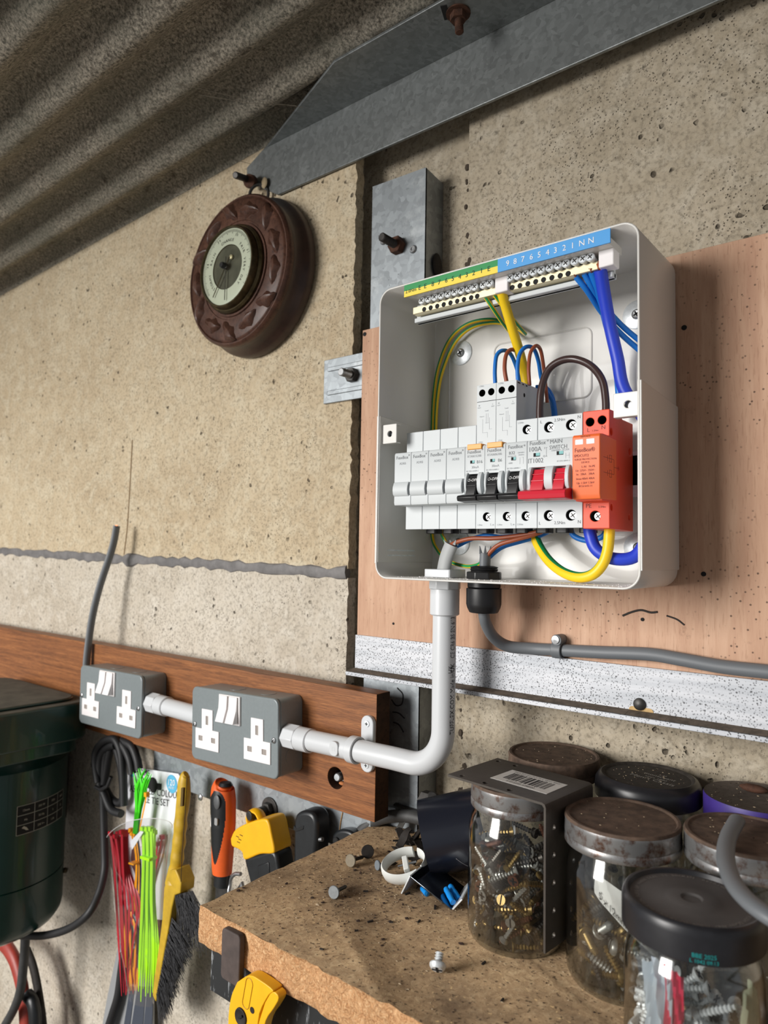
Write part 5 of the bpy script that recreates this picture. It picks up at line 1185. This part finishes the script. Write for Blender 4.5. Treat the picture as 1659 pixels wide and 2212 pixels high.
pb_ = patch(JB, .0325, a0, a1, lambda u: -.2118-.036*u, lambda u: -.1985-.018*u, amp=.0004).build('size_label', plain('white_paper', (226, 226, 224), .6), loc=(JB[0], JB[1], ZB), recalc=False); tag(pb_, 'white paper slip printed 5 x 12mm inside the middle jar', 'label')
m = MB(); vs, fs = glyphs('5 x 12mm - 3/16')
out = []
for q in vs: aa = a0+.10+q[0]*.0056/.0325*.72; out.append((JB[0]+.0333*sin(aa), JB[1]-.0333*cos(aa), -.2104-.029*(aa-a0)/1.0+q[1]*.0062))
m.add(out, fs)
vs, fs = glyphs('MADE IN TAIWAN'); out = []
for q in vs: aa = a0+.55+q[0]*.0036/.0325*.72; out.append((JB[0]+.0333*sin(aa), JB[1]-.0333*cos(aa), -.2010-.013*(aa-a0)+q[1]*.0032))
m.add(out, fs); m.build('slip_lettering', M_inkb, pb_, recalc=False)
bg = patch(JB, .0335, a0-.35, a0+1.3, lambda u: -.262+.01*sin(u*9), lambda u: -.1965+.004*sin(u*8), amp=.0018).build('plastic_bag', M_film, loc=(JB[0], JB[1], ZB), recalc=False); tag(bg, 'clear crumpled plastic bag holding bolts inside the middle jar', 'bag')
a0 = ang(1385, 2120, JC, .033)
bg = patch(JC, .0315, a0, a0+.55, lambda u: -.272+.006*sin(u*6), lambda u: -.2085-.003*sin(u*11), amp=.0022).build('plastic_bag', plain('milky_bag', (176, 186, 196), .3), loc=(JC[0], JC[1], ZB), recalc=False); tag(bg, 'milky white plastic bag crumpled inside the front black-lidded jar', 'bag')
MB().add(*(lambda p: (p.v, p.f))(patch(JC, .0322, a0+.42, a0+.72, lambda u: -.244+.012*u, lambda u: -.2065-.004*u, 8, 8, .0012))).build('red_print', plain('crimson_print', (188, 44, 72), .35), bg, recalc=False)
a1 = ang(1620, 2110, JC, .033)
b2 = patch(JC, .0318, a1-.12, a1+.30, lambda u: -.270, lambda u: -.2150-.003*sin(u*9), amp=.002).build('plastic_bag', plain('milky_bag_green', (176, 184, 160), .3), loc=(JC[0], JC[1], ZB), recalc=False); tag(b2, 'pale greenish plastic bag at the right inside the front black-lidded jar', 'bag')
# grey flex curl
zf = -.1638
fx = smooth_path([PZ(1592, 1772, zf+.001), PZ(1572, 1812, zf), PZ(1568, 1856, zf), PZ(1582, 1902, zf), PZ(1612, 1942, zf), PZ(1659, 1978, zf-.001), PZ(1740, 2025, zf-.004), V((-.020, .34, zf-.004)), V((.06, .36, zf-.03)), V((.16, .44, zf-.07)), V((.26, .50, ZB+.006))], 8)
tag(MB().tube(fx, .0048, 14, sq=(1, .8)).build('grey_flex', M_gcable, loc=fx[0]), 'curl of grey flex lying across the jar lids at the right', 'cable')
# ------------------------------------------------------------------ tool rail and hanging tools
tr = thing('tool_rail', 'galvanised steel strip under the brown plank that the hand tools hang from', 'rail', (-.65, .57, -.305))
MB().rrect((-.6475, .5600, -.2755), (1, 0, 0), (0, 0, 1), .377, .060, .004, 0, .0160-.0002, (0, 1, 0), 0, 4).build('strip', M_galv, tr, bevel=.0008)
MB().box((-.835, .5555, -.2640), (-.46, .5602, -.2588)).build('bright_lip', plain('bright_galvanised', (168, 172, 178), .5, .5, var=.3, vscale=60), tr, bevel=.0006)
c = P(584, 1746, .560); m = MB(); m.lathe([(.0125, 0), (.0125, .002)], c, AX, 24, 0, True, True); hexnut(m, c+V((0, -.002, 0)), AX, .0080, .006); m.cyl(c, c+V((-.002, -.030, -.001)), .0052, 12); m.build('bolt', M_dsteel, tr, bevel=.0006)
m = MB(); c = P(433, 1722, .560); m.lathe([(.0001, .002), (.004, .001), (.0045, 0)], c, AX, 14); m.build('rivet', M_steel, tr)
m = MB(); m.tube([P(740, 1755, .5595), P(736, 1775, .5595), P(733, 1800, .5595)], .0006, 5); m.build('hanging_fibre', plain('straw', (170, 130, 80), .8), tr)

def px_prism(pts, Y, depth, mats, name, parent, bev=.003, seg=3, mi=0):
    return MB().prism([P(x, y, Y) for x, y in pts], (0, depth, 0), mi).build(name, mats, parent, bevel=bev, seg=seg)
def curve_px(pts, n=5):
    q = smooth_path([V((x, y, 0)) for x, y in pts+[pts[0]]], n)[:-1]; return [(p.x, p.y) for p in q]
# orange grip tool
og = thing('orange_grip_tool', 'hand tool with orange and black rubber grip hanging under the sockets', 'hand tool', P(482, 1780, .555))
Yo = .535
pts = [P(484, 1694, Yo), P(482, 1702, Yo), P(482, 1730, Yo), P(482, 1780, Yo), P(481, 1830, Yo), P(480, 1870, Yo), P(480, 1886, Yo)]
lens = curve_px([(462, 1708), (476, 1712), (487, 1732), (487, 1770), (479, 1822), (465, 1868), (458, 1840), (452, 1780), (450, 1735)], 6)
def inside(x, y, poly):
    c_ = False; j = len(poly)-1
    for i in range(len(poly)):
        (xi, yi), (xj, yj) = poly[i], poly[j]
        if (yi > y) != (yj > y) and x < (xj-xi)*(y-yi)/(yj-yi)+xi: c_ = not c_
        j = i
    return c_
def to_px(p): 
    a = np.array(p); d = a@_f; return IW/2+FPX*(a@CX)/d, IH/2-FPX*(a@CY)/d
mh = MB().tube(smooth_path(pts, 34), [float(v)*.80 for v in np.interp(np.linspace(0, 6, 205), range(7), [.0125, .0180, .0200, .0195, .0175, .0160, .0150])], 112, sq=(1, .85), up=(1, 0, 0))
for i, f in enumerate(mh.f):
    if len(f) == 4:
        c_ = sum((V(mh.v[k]) for k in f), V((0, 0, 0)))/4
        if inside(*to_px(c_), lens) and c_.y < Yo: mh.m[i] = 1
mh.build('handle', [M_toolor, M_toolbk], og)
MB().tube([P(487, 1690, Yo), P(487, 1696, Yo)], [.0070, .0095], 18, sq=(1, .85), up=(1, 0, 0)).build('end_cap', M_toolbk, og)
c = P(468, 1733, Yo-.0128); MB().sphere(c, .0055, 8, sc=(1, .25, 1.5)).build('thumb_hollow', plain('grey_wear', (92, 94, 96), .45, var=.3), og)
MB().rrect(P(467, 1775, Yo-.0135), (1, 0, 0), (0, 0, 1), .005, .008, .0015, -.0006, .001, (0, 1, 0)).build('hanging_slot', plain('silver_edge', (150, 150, 150), .5), og)
MB().rrect(P(459, 1772, Yo-.0115), (1, 0, 0), (0, 0, 1), .006, .016, .002, -.0004, .001, (0, 1, 0)).build('paint_splash', M_swhite, og)
MB().tube([P(480, 1884, Yo), P(479, 1912, Yo)], .0105, 18, sq=(1, .8), up=(1, 0, 0)).build('ferrule', M_toolbk, og)
px_prism([(466, 1908), (492, 1908), (500, 1990), (462, 1990)], Yo, .003, M_dsteel, 'blade', og, .0004)
# yellow handle tool
yg = thing('yellow_grip_saw', 'saw handle with yellow pistol grip and black lower grip hanging from the rail bolt', 'saw', P(555, 1830, .555))
Yy = .525
pts = curve_px([(497, 1812), (508, 1792), (540, 1776), (570, 1769), (580, 1778), (586, 1805), (592, 1838), (585, 1845), (560, 1846), (528, 1858), (522, 1842), (512, 1834), (500, 1828)], 4)
px_prism(pts, Yy, .026, M_toolye, 'yellow_grip', yg, .0065, 4)
pts = curve_px([(526, 1855), (560, 1845), (592, 1840), (602, 1885), (610, 1940), (552, 1960), (540, 1910)], 3)
px_prism(pts, Yy+.001, .024, M_toolbk, 'black_grip', yg, .005, 3)
c = P(552, 1768, Yy+.013); a = [P(542, 1776, Yy+.012), P(540, 1764, Yy+.012), P(544, 1754, Yy+.012), P(552, 1751, Yy+.012), P(560, 1756, Yy+.012), P(566, 1768, Yy+.012), P(567, 1776, Yy+.012)]
MB().tube(smooth_path(a, 5), .0042, 10, sq=(.7, 1.4), up=(1, 0, 0)).build('hanging_loop', M_toolye, yg)
m = MB()
for x, y in ((510, 1806), (515, 1812), (518, 1803), (512, 1818)): m.tube([P(x, y, Yy-.0002), P(x+6, y+3, Yy-.0002)], .0004, 4)
m.build('scuff_marks', M_scrap, yg)
px_prism([(556, 1870), (580, 1862), (583, 1900), (560, 1912)], Yy, .003, M_toolbk, 'thumb_pad', yg, .001, 2)
# black handle tool
bg_ = thing('black_grip_tool', 'scuffed black plastic tool handle with a hook notch hanging beside the yellow grip', 'hand tool', P(660, 1820, .555))
Yk = .533
pts = curve_px([(634, 1772), (640, 1758), (655, 1752), (672, 1756), (682, 1772), (684, 1800), (680, 1850), (676, 1890), (634, 1900), (633, 1850), (633, 1800)], 4)
px_prism(pts, Yk, .022, M_toolbk, 'handle', bg_, .004, 3)
px_prism([(634, 1783), (640, 1790), (656, 1783), (655, 1792), (640, 1797), (633, 1793)], Yk-.0006, .004, M_hole, 'hook_notch', bg_, .0006, 2)
# dark round end poking above the bench edge
dk = thing('dark_tool_end', 'round black tool end just showing behind the bench corner', 'hand tool', P(740, 1810, .555))
pts = curve_px([(716, 1822), (718, 1804), (730, 1794), (746, 1793), (760, 1800), (764, 1815), (752, 1850), (716, 1860)], 4)
px_prism(pts, .548, .012, M_toolbk, 'handle', dk, .003, 3)
MB().sphere(P(726, 1818, .547), .0045, 6, sc=(1, .4, 1)).build('hole', M_hole, dk)
for k, (pts, lab) in enumerate(((((520, 1888), (508, 1888), (500, 1896), (497, 1910), (499, 1935)), 'steel wire hook beside the orange grip tool'), (((611, 1856), (603, 1858), (597, 1868), (595, 1885), (597, 1905)), 'steel wire hook below the yellow grip saw'), (((697, 1813), (684, 1814), (676, 1824), (675, 1838), (678, 1860)), 'steel wire hook beside the black grip tool'))):
    pp = smooth_path([P(x, y, .538) for x, y in pts]+[V(P(pts[-1][0], pts[-1][1], .538))+V((0, .035, -.002))], 5)
    tag(MB().tube(pp, .0022, 10).build('wire_hook', M_steel, loc=pp[-1]), lab, 'hook')
px_prism([(520, 1905), (529, 1940), (508, 1960), (497, 1945)], .548, .004, M_sheet, 'pale_blade', yg, .0006)

# ------------------------------------------------------------------ hand brush
hb = thing('hand_brush', 'yellow wooden hand brush with dark grey bristles hanging left of the bench', 'brush', P(392, 1800, .55))
Yh = .530
ctrl = [(402, 1672, 6), (400, 1676, 10), (398, 1690, 13), (397, 1715, 14.5), (394, 1745, 14), (391, 1765, 12.5), (390, 1782, 14.5), (388, 1800, 12.5), (387, 1818, 14.5), (384, 1836, 12.5), (383, 1852, 14.5), (380, 1870, 12.5), (378, 1885, 15.5), (379, 1905, 22)]
k_ = (P(400, 1800, Yh)-P(399, 1800, Yh)).length*.70
MB().tube(smooth_path([P(x, y, Yh) for x, y, r in ctrl], 4), [float(v) for v in np.interp(np.linspace(0, len(ctrl)-1, (len(ctrl)-1)*4+1), range(len(ctrl)), [r*k_ for x, y, r in ctrl])], 18, sq=(1, .8), up=(1, 0, 0)).build('handle', M_ybrush, hb)
o = px_prism([(354, 1918), (361, 1898), (366, 1880), (379, 1878), (385, 1892), (391, 1908), (389, 1930), (377, 1934), (371, 1960), (363, 2010), (352, 2070), (342, 2130), (336, 2165), (329, 2150), (333, 2110), (342, 2050), (350, 1985)], Yh-.010, .020, M_ybrush, 'head_block', hb, .0012, 2)
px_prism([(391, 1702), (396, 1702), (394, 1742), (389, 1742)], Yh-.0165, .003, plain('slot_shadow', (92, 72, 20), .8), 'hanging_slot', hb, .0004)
MB().tube([P(404, 1680, Yh-.0128), P(400, 1760, Yh-.0125), P(393, 1850, Yh-.012), P(391, 1905, Yh-.012)], .0004, 5).build('wood_crack', M_scrap, hb)
m = MB(); rnd = random.Random(4)
for k in range(1900):
    s = rnd.random(); d = rnd.random()
    px = 377+(332-377)*s+4; py = 1934+(2150-1934)*s
    px += d*2; y_ = Yh-.012+.026*rnd.random()
    L = rnd.uniform(58, 92)*(1-.3*s); aa = radians(rnd.uniform(48, 70)+16*s)
    if s < .22: px = 378+38*rnd.random(); py = 1934-10*(px-378)/38; aa = radians(rnd.uniform(62, 92)); L = rnd.uniform(60, 130)
    ex_ = px+L*cos(aa)*rnd.uniform(.85, 1.1); ey_ = py+L*sin(aa)*rnd.uniform(.85, 1.15)
    a = P(px, py, y_); b = P(ex_, ey_, y_+rnd.uniform(-.006, .006)); mid = (a+b)/2+V((.0012, 0, .0012))
    m.tube([a, mid, b], [.00036, .00034, .00022], 3, caps=False)
stuff(m.build('bristles', M_brist, hb, recalc=False))

# ------------------------------------------------------------------ pack of cable ties
ck = thing('cable_tie_pack', 'hanging pack of red, lime and green cable ties on a white card', 'cable ties', P(320, 1800, .555))
Yc = .552
def card_pt(u, v, y=Yc):   # u 0..1 across, v 0..1 down
    a = P(277, 1656, y); b = P(388, 1672, y); c = P(262, 1975, y); d = P(368, 1990, y); return (a*(1-u)+b*u)*(1-v)+(c*(1-u)+d*u)*v
poly = [card_pt(u, v) for u, v in ((.03, 0), (.97, 0), (1, .012), (1, 1), (0, 1), (0, .012))]
cd_ = MB().prism(poly, (0, .0012, 0)).build('card', M_card, ck)
ux = (card_pt(1, .1)-card_pt(0, .1)).normalized(); uz = (card_pt(0, 0)-card_pt(0, .3)).normalized(); W_ = (card_pt(1, .1)-card_pt(0, .1)).length
m = MB()
fr = lambda u, v: card_pt(u, v, Yc-.0003)
m.text('HOME', fr(.17, .045), ux, uz, W_*.095, 0, 'L'); m.text('ASSORTED COLOUR', fr(.05, .165), ux, uz, W_*.108, 0, 'L', .98); m.text('CABLE TIE SET', fr(.16, .225), ux, uz, W_*.108, 0, 'L', .98)
m.build('lettering', M_inkb, cd_)
c = fr(.87, .075); MB().lathe([(.0001, .0002), (W_*.098, .0002)], c, AX, 24).build('blue_roundel', M_cblue, cd_); c2_ = fr(.09, .035); MB().lathe([(.0001, .0002), (W_*.05, .0002)], c2_, AX, 18).build('blue_roundel', M_cblue, cd_)
m = MB(); m.text('120', fr(.87, .085)+V((0, -.0004, 0)), ux, uz, W_*.095, 0, 'C'); m.text('PIECES', fr(.87, .108)+V((0, -.0004, 0)), ux, uz, W_*.036, 0, 'C'); m.build('roundel_lettering', M_inkw, cd_)
m = MB(); m.obox(fr(.54, .105)+V((0, .0001, 0)), ux, AX, uz, W_*.28, .0004, W_*.07); m.lathe([(.0001, .0004), (W_*.085, .0004)], fr(.52, .10), AX, 18); m.build('hang_hole', M_hole, cd_)
def tie(pts, mt, wd=.0019, head=None, y=.540):
    pp = smooth_path([P(x, yy, y+dy) for x, yy, dy in pts], 5); n_ = len(pp)
    m = MB().tube(pp, [wd]*(n_-4)+[wd*.8, wd*.6, wd*.4, wd*.2], 6, sq=(1, .45), up=(1, 0, 0))
    if head: m.obox(pp[0], (1, 0, .1), (0, 1, 0), (-.1, 0, 1), .0052, .0048, .0052)
    return m.build('cable_tie', mt, ck)
rnd = random.Random(8)
for k in range(6):   # red, left bunch
    x = 240+7*(k % 2)+3*k; tie([(x-1, 1800+6*(k % 3), 0), (x+6, 1860, .001*k), (x+12+k, 1960, -.001*k), (x+24+rnd.uniform(-4, 8), 2148+rnd.uniform(-6, 4), .0)], M_tred, .0026, True, .534+.002*k)
for k in range(5):   # red, second bunch
    x = 263+3*k; tie([(x, 1797+5*(k % 2), 0), (x+2, 1870, .001*k), (x+8+5*k, 1960, -.001*k), (x+14+rnd.uniform(-8, 26), 2090+rnd.uniform(-20, 45), 0)], M_tred, .0026, True, .534+.002*k)
for k in range(4): tie([(350-9*k, 1808+14*(k % 2), 0), (342-6*k, 1850, .001), (324-2*k, 1930, .002), (318+6*k, 2060, 0)], M_tred, .0020, k < 2, .546)
tie([(304, 1960, 0), (290, 2020, 0), (272, 2150, 0)], M_tred, .0018, None, .533)
for k in range(9):   # lime bunch in front
    x = 309+2.9*k; tie([(x+2*sin(k), 1790+4*(k % 3), 0), (x+1, 1850, -.001), (x-2+.4*k, 1950, .0005*k), (x-6+1.9*k, 2050, 0), (x-10+2.2*k, 2140+rnd.uniform(-6, 24), 0)], M_tlime, .0029, True, .528+.0016*(k % 3))
for k in range(12):  # bright green bunch, tips up
    tie([(289+1.6*(k % 6), 1800, 0), (294+2*(k % 6), 1745+2*(k % 3), -.001), (300+4*(k % 6)-6, 1705, -.002), (288+3.6*k, 1660+rnd.uniform(-2, 14), -.003)], M_tgreen, .0026, None, .530+.0018*(k % 3))
for k in range(5): tie([(283+3*k, 1793+7*(k % 2), 0), (295+2*k, 1860, 0), (296+4*k-8, 1950, 0), (276+9*k, 2030+rnd.uniform(-50, 40), 0)], (M_tor, M_tor, M_tbl, M_tor, M_tbl)[k], .0022, k in (0, 1, 3), .541)
tie([(317, 1716, 0), (312, 1742, 0), (305, 1775, 0), (300, 1800, 0)], M_tor, .0014, True, .526)
for k in range(6): tie([(262+5*k, 1950+5*k, 0), (268+6*k, 2010, 0), (272+5*k, 2090, 0)], (M_tor, M_tbl)[k % 2], .0022, None, .536)
for k in range(6): tie([(278+3*k, 2050, 0), (281+3*k, 2100, 0), (279+4*k, 2140, 0)], M_tor, .0024, None, .541)
MB().obox(P(321, 1852, .5265), (1, 0, .1), (0, 1, 0), (-.1, 0, 1), .020, .012, .0035).build('tie_band', M_tlime, ck, bevel=.0006)
MB().obox(P(290, 1864, .535), (1, 0, .1), (0, 1, 0), (-.1, 0, 1), .012, .010, .002).build('tie_band', M_tor, ck, bevel=.0006)
MB().prism([P(x, y, .5245) for x, y in ((281, 1818), (303, 1795), (310, 1797), (285, 1836))], (0, .0006, 0)).build('price_sticker', M_card, ck)
# clear bag, a crumpled sleeve open at the top
m = MB(); vs = []; nu, nv = 26, 22
for j in range(nv+1):
    v = j/nv
    for i in range(nu):
        a = 2*pi*i/nu; xl = 229+(275-229)*v**1.1; xr = 372+(332-372)*v; yt = 1800+12*cos(a)-30*sin(a)*(1 if v == 0 else .4); px = (xl+xr)/2-(xr-xl)/2*cos(a); py = yt+(2162-1800)*v-18*v*cos(a)
        y_ = .5355-.0150*sin(a)*(1-.55*v); y_ = min(y_, .5505); px += 2.5*sin(9*v+3*a); vs.append(P(px, py, y_+random.uniform(-.0008, .0008)))
fs = [(j*nu+i, j*nu+(i+1) % nu, (j+1)*nu+(i+1) % nu, (j+1)*nu+i) for j in range(nv) for i in range(nu)]
bgm = m.add(vs, fs).build('clear_bag', M_film, ck, recalc=False)
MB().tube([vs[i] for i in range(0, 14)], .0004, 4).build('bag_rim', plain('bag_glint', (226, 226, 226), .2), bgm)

# ------------------------------------------------------------------ black leads
def lead(name, pts, r, mt, label, sq=None):
    pp = smooth_path([P(*q) for q in pts], 7); return tag(MB().tube(pp, r, 12, sq=sq).build(name, mt, loc=pp[len(pp)//2]), label, 'cable')
cl = thing('coiled_lead', 'coiled black mains lead hung in loops beneath the far socket', 'cable', P(240, 1660, .55))
Yl = .531
for k, pts in enumerate((((212, 1690), (206, 1650), (208, 1622), (222, 1603), (240, 1596), (252, 1602), (262, 1630), (266, 1680), (268, 1740)), ((216, 1700), (215, 1650), (222, 1625), (238, 1612), (250, 1610)), ((225, 1695), (228, 1640), (238, 1615), (232, 1650), (226, 1690)), ((226, 1700), (240, 1725), (258, 1735), (266, 1720), (262, 1660), (250, 1612)), ((224, 1712), (240, 1748), (262, 1758)), ((250, 1600), (266, 1612), (280, 1640), (286, 1672)), ((262, 1600), (284, 1612), (296, 1640), (300, 1662)))):
    pp = smooth_path([P(x, y, Yl+.003*(k % 4)) for x, y in pts], 6); MB().tube(pp, .0052, 10).build('loop', M_rub, cl)
MB().tube([P(206, 1700, Yl-.006), P(218, 1706, Yl-.007), P(232, 1698, Yl-.006), P(240, 1678, Yl-.004)], .0026, 8).build('tie_strap', M_rub, cl)
lead('machine_lead', [(222, 1700, .534), (224, 1760, .534), (226, 1830, .532), (226, 1880, .528), (214, 1930, .515), (190, 1975, .50), (150, 2005, .495), (100, 2020, .490), (50, 2021, .485), (0, 2016, .48), (-60, 2005, .47)], .0050, M_rub, 'black mains lead sweeping from the coil to the green machine')
lead('lower_lead', [(268, 2060, .556), (263, 2100, .556), (256, 2150, .555), (244, 2190, .554), (228, 2240, .553), (210, 2300, .552)], .0060, M_rub, 'black lead running down behind the cable tie pack')
# grey striped panel below the ties
gs = thing('plastic_offcut', 'pale grey plastic sheet with slate stripes leaning on the wall under the ties', 'plastic sheet', P(260, 2200, .565))
q4 = [(256, 2040), (330, 2050), (330, 2330), (200, 2330), (232, 2150)]
MB().prism([P(x, y, .563) for x, y in q4], (0, .003, 0)).build('sheet', M_sheet, gs, bevel=.0006)
for a, b, wd in ((286, 258, 16), (306, 284, 30), (325, 312, 22)):
    MB().prism([P(x, y, .5622) for x, y in ((a-wd*.3, 2130), (a+wd*.3, 2133), (b+wd*.5, 2330), (b-wd*.6, 2330))], (0, .0009, 0)).build('stripe', M_stripe, gs)

# ------------------------------------------------------------------ green machine
gm = thing('green_machine', 'dark green bench drill machine with dusty square cap at the far left', 'machine', (-1.06, .45, -.56))
def rbox_z(c, W, D, rad, z0, z1, name, mt, b=.003, mi=0): return MB().rrect((c[0], c[1], 0), (1, 0, 0), (0, 1, 0), W, D, rad, z0, z1, (0, 0, 1)).build(name, mt, gm, bevel=b)
CX_, CY_ = -1.072, .404
o = rbox_z((CX_, CY_), .260, .260, .032, -.2640, -.2130, 'cap', [M_dgreen, M_dtop], .0028)
for p_ in o.data.polygons:
    if p_.normal.z > .9: p_.material_index = 1
o = rbox_z((CX_-.003, CY_), .232, .232, .026, -.2132, -.2085, 'cap_top', [M_dgreen, M_dtop], .002)
for p_ in o.data.polygons:
    if p_.normal.z > .9: p_.material_index = 1
rbox_z((CX_, CY_), .240, .240, .026, -.2820, -.2636, 'cap_skirt', M_dgreen, .002)
cx, cy, cr = -1.061, .454, .094
MB().lathe([(cr*.93, .0), (cr*.95, -.012), (cr, -.018), (cr, -.170), (cr*.98, -.172)], (cx, cy, -.281), (0, 0, 1), 64).build('upper_body', M_dgreen, gm)
MB().lathe([(cr*.97, .0), (cr*1.0, -.001), (cr*1.0, -.050), (cr*.985, -.058), (cr*.93, -.066), (cr*.80, -.074), (cr*.5, -.080), (.0001, -.082)], (cx, cy, -.452), (0, 0, 1), 64).build('lower_cup', M_dgreen, gm)
MB().cyl((-1.095, .522, -.418), (-1.095, .522, -.290), .051, 36).build('motor_housing', M_blackp, gm, bevel=.006)
MB().box((-1.17, .50, -.38), (-1.10, .5758, -.33)).build('wall_mount', M_blackp, gm)
# label wrapped on the drum
m = MB(); aL = atan2(facing(36, 1770, (cx, cy), cr).y-cy, facing(36, 1770, (cx, cy), cr).x-cx); aR = atan2(facing(134, 1745, (cx, cy), cr).y-cy, facing(134, 1745, (cx, cy), cr).x-cx)
zt0 = facing(38, 1743, (cx, cy), cr).z; zt1 = facing(35, 1806, (cx, cy), cr).z
def drum(a, z, d=.0003): return V((cx+(cr+d)*cos(a), cy+(cr+d)*sin(a), z))
def quad(m, a0, a1, z0, z1, mi, d, n=10):
    for i in range(n): m.add([drum(a0+(a1-a0)*i/n, z0, d), drum(a0+(a1-a0)*(i+1)/n, z0, d), drum(a0+(a1-a0)*(i+1)/n, z1, d), drum(a0+(a1-a0)*i/n, z1, d)], [(0, 1, 2, 3)], mi)
quad(m, aL, aR, zt1, zt0, 0, .0003)
for i in range(5): a = aL+(aR-aL)*(0, .29, .55, .80, 1)[i]; quad(m, a-.0045, a+.0045, zt1, zt0, 1, .0005, 1)
for j in range(4): z = zt1+(zt0-zt1)*j/3; quad(m, aL, aR, z-.0004, z+.0004, 1, .0005)
lbm = m.build('rating_plate', [M_hole, plain('plate_line', (150, 150, 142), .6)], gm, recalc=False)
m = MB()
for i, j, s_ in ((0, 0, '13mm'), (1, 0, '350 W'), (2, 0, 'IP20'), (3, 0, '2620'), (0, 1, 'Hz'), (1, 1, '50 Hz'), (2, 1, '5'), (3, 1, 'S2'), (1, 2, '230 V~'), (2, 2, '1.5A')):
    u0 = ((0, .29, .55, .80, 1)[i]+(0, .29, .55, .80, 1)[i+1])/2; a = aL+(aR-aL)*u0; z = zt0+(zt1-zt0)*(j+.62)/3
    tg = V((-sin(a), cos(a), 0)); m.text(s_, drum(a, z, .0006), tg, (0, 0, 1), .0042, 0, 'C', .9)
a = aL+(aR-aL)*.14; m.add([drum(a+(x-.5)*.10, zt0+(zt1-zt0)*(.72+.2*y), .0006) for x, y in ((0, .3), (.3, 0), (.7, .35), (1, .9), (.6, .8), (.4, .55))], [(0, 1, 2, 3, 4, 5)])
m.build('plate_lettering', plain('plate_print', (176, 172, 160), .6), lbm, recalc=False)
MB().sphere(facing(140, 1880, (cx, cy), cr*1.0), .004, 6, sc=(1, 1, 1)).build('cup_screw', M_bezel, gm)
# red handled tool and leads bottom left
rh = thing('red_grips', 'worn red and black handled pliers hanging under the green machine', 'pliers', P(60, 2150, .56))
Yr = .52
pp = smooth_path([P(-30, 2022, Yr), P(5, 2036, Yr), P(28, 2066, Yr), P(43, 2110, Yr), P(52, 2160, Yr), P(56, 2220, Yr), P(58, 2300, Yr)], 6)
MB().tube(pp, .0115, 14, sq=(1, .7), up=(1, 0, 0)).build('red_handle', M_toolred, rh)
pp = smooth_path([P(58, 2052, Yr+.012), P(72, 2090, Yr+.012), P(84, 2150, Yr+.012), P(93, 2220, Yr+.012), P(98, 2300, Yr+.012)], 6)
MB().tube(pp, .0075, 12, sq=(1, .7), up=(1, 0, 0)).build('dark_handle', M_scrap, rh)
pp = smooth_path([P(60, 2150, Yr-.004), P(72, 2170, Yr-.004), P(76, 2220, Yr-.004), P(72, 2300, Yr-.004)], 6)
MB().tube(pp, .0100, 12, sq=(1, .8), up=(1, 0, 0)).build('black_grip', M_toolbk, rh)
lead('grey_lead', [(54, 1990, .500), (54, 2040, .500), (50, 2090, .500), (44, 2140, .500), (30, 2180, .500), (8, 2220, .500), (-30, 2290, .500)], .0062, M_rubg, 'grey black lead hanging in front of the red handled pliers')
# ------------------------------------------------------------------ yellow cutter under the bench edge
yc = thing('yellow_pipe_cutter', 'yellow plastic pipe cutter hanging under the chipboard bench edge', 'cutter', P(545, 2180, .36))
Y5 = .3420
pts = curve_px([(512, 2122), (538, 2107), (562, 2118), (590, 2140), (580, 2150), (560, 2190), (550, 2250), (510, 2300), (494, 2230), (494, 2185), (500, 2150)], 3)
px_prism(pts, Y5, .0085, M_toolye, 'body', yc, .0022, 3)
pts = curve_px([(572, 2166), (588, 2142), (602, 2156), (590, 2180), (574, 2205), (560, 2260), (548, 2280), (556, 2220)], 3)
px_prism(pts, Y5+.0005, .0075, M_toolye, 'trigger', yc, .0018, 3)
c = P(521, 2196, Y5); m = MB(); m.lathe([(.0001, .0002), (.0030, .0002), (.0052, .0012), (.0058, .0010), (.0060, 0)], c, AX, 24); m.obox(c+V((0, -.0009, 0)), (.8, 0, .6), (0, 1, 0), (-.6, 0, .8), .005, .0008, .0012, 1); m.build('pivot_screw', [M_scrap, M_hole], yc)
MB().lathe([(.0001, .0003), (.0022, .0003)], P(545, 2182, Y5), AX, 14).build('pin_hole', M_scrap, yc)
m = MB(); ring = rr2(.0070, .022, .0034, 5); c = P(535, 2146, Y5); a = radians(-12)
m.tube([c+V((x*cos(a)-y*sin(a), -.0001, x*sin(a)+y*cos(a))) for x, y in ring], .0003, 5, close=True)
m.build('moulded_outline', plain('dark_yellow', (176, 128, 16), .5), yc)
MB().tube([P(545, 2120, Y5+.004), V((P(545, 2120, Y5).x, Y5+.012, ZB-BT-.010)), V((P(545, 2120, Y5).x, .366, ZB-BT-.012))], .0018, 8).build('hanging_wire', M_dsteel, yc)
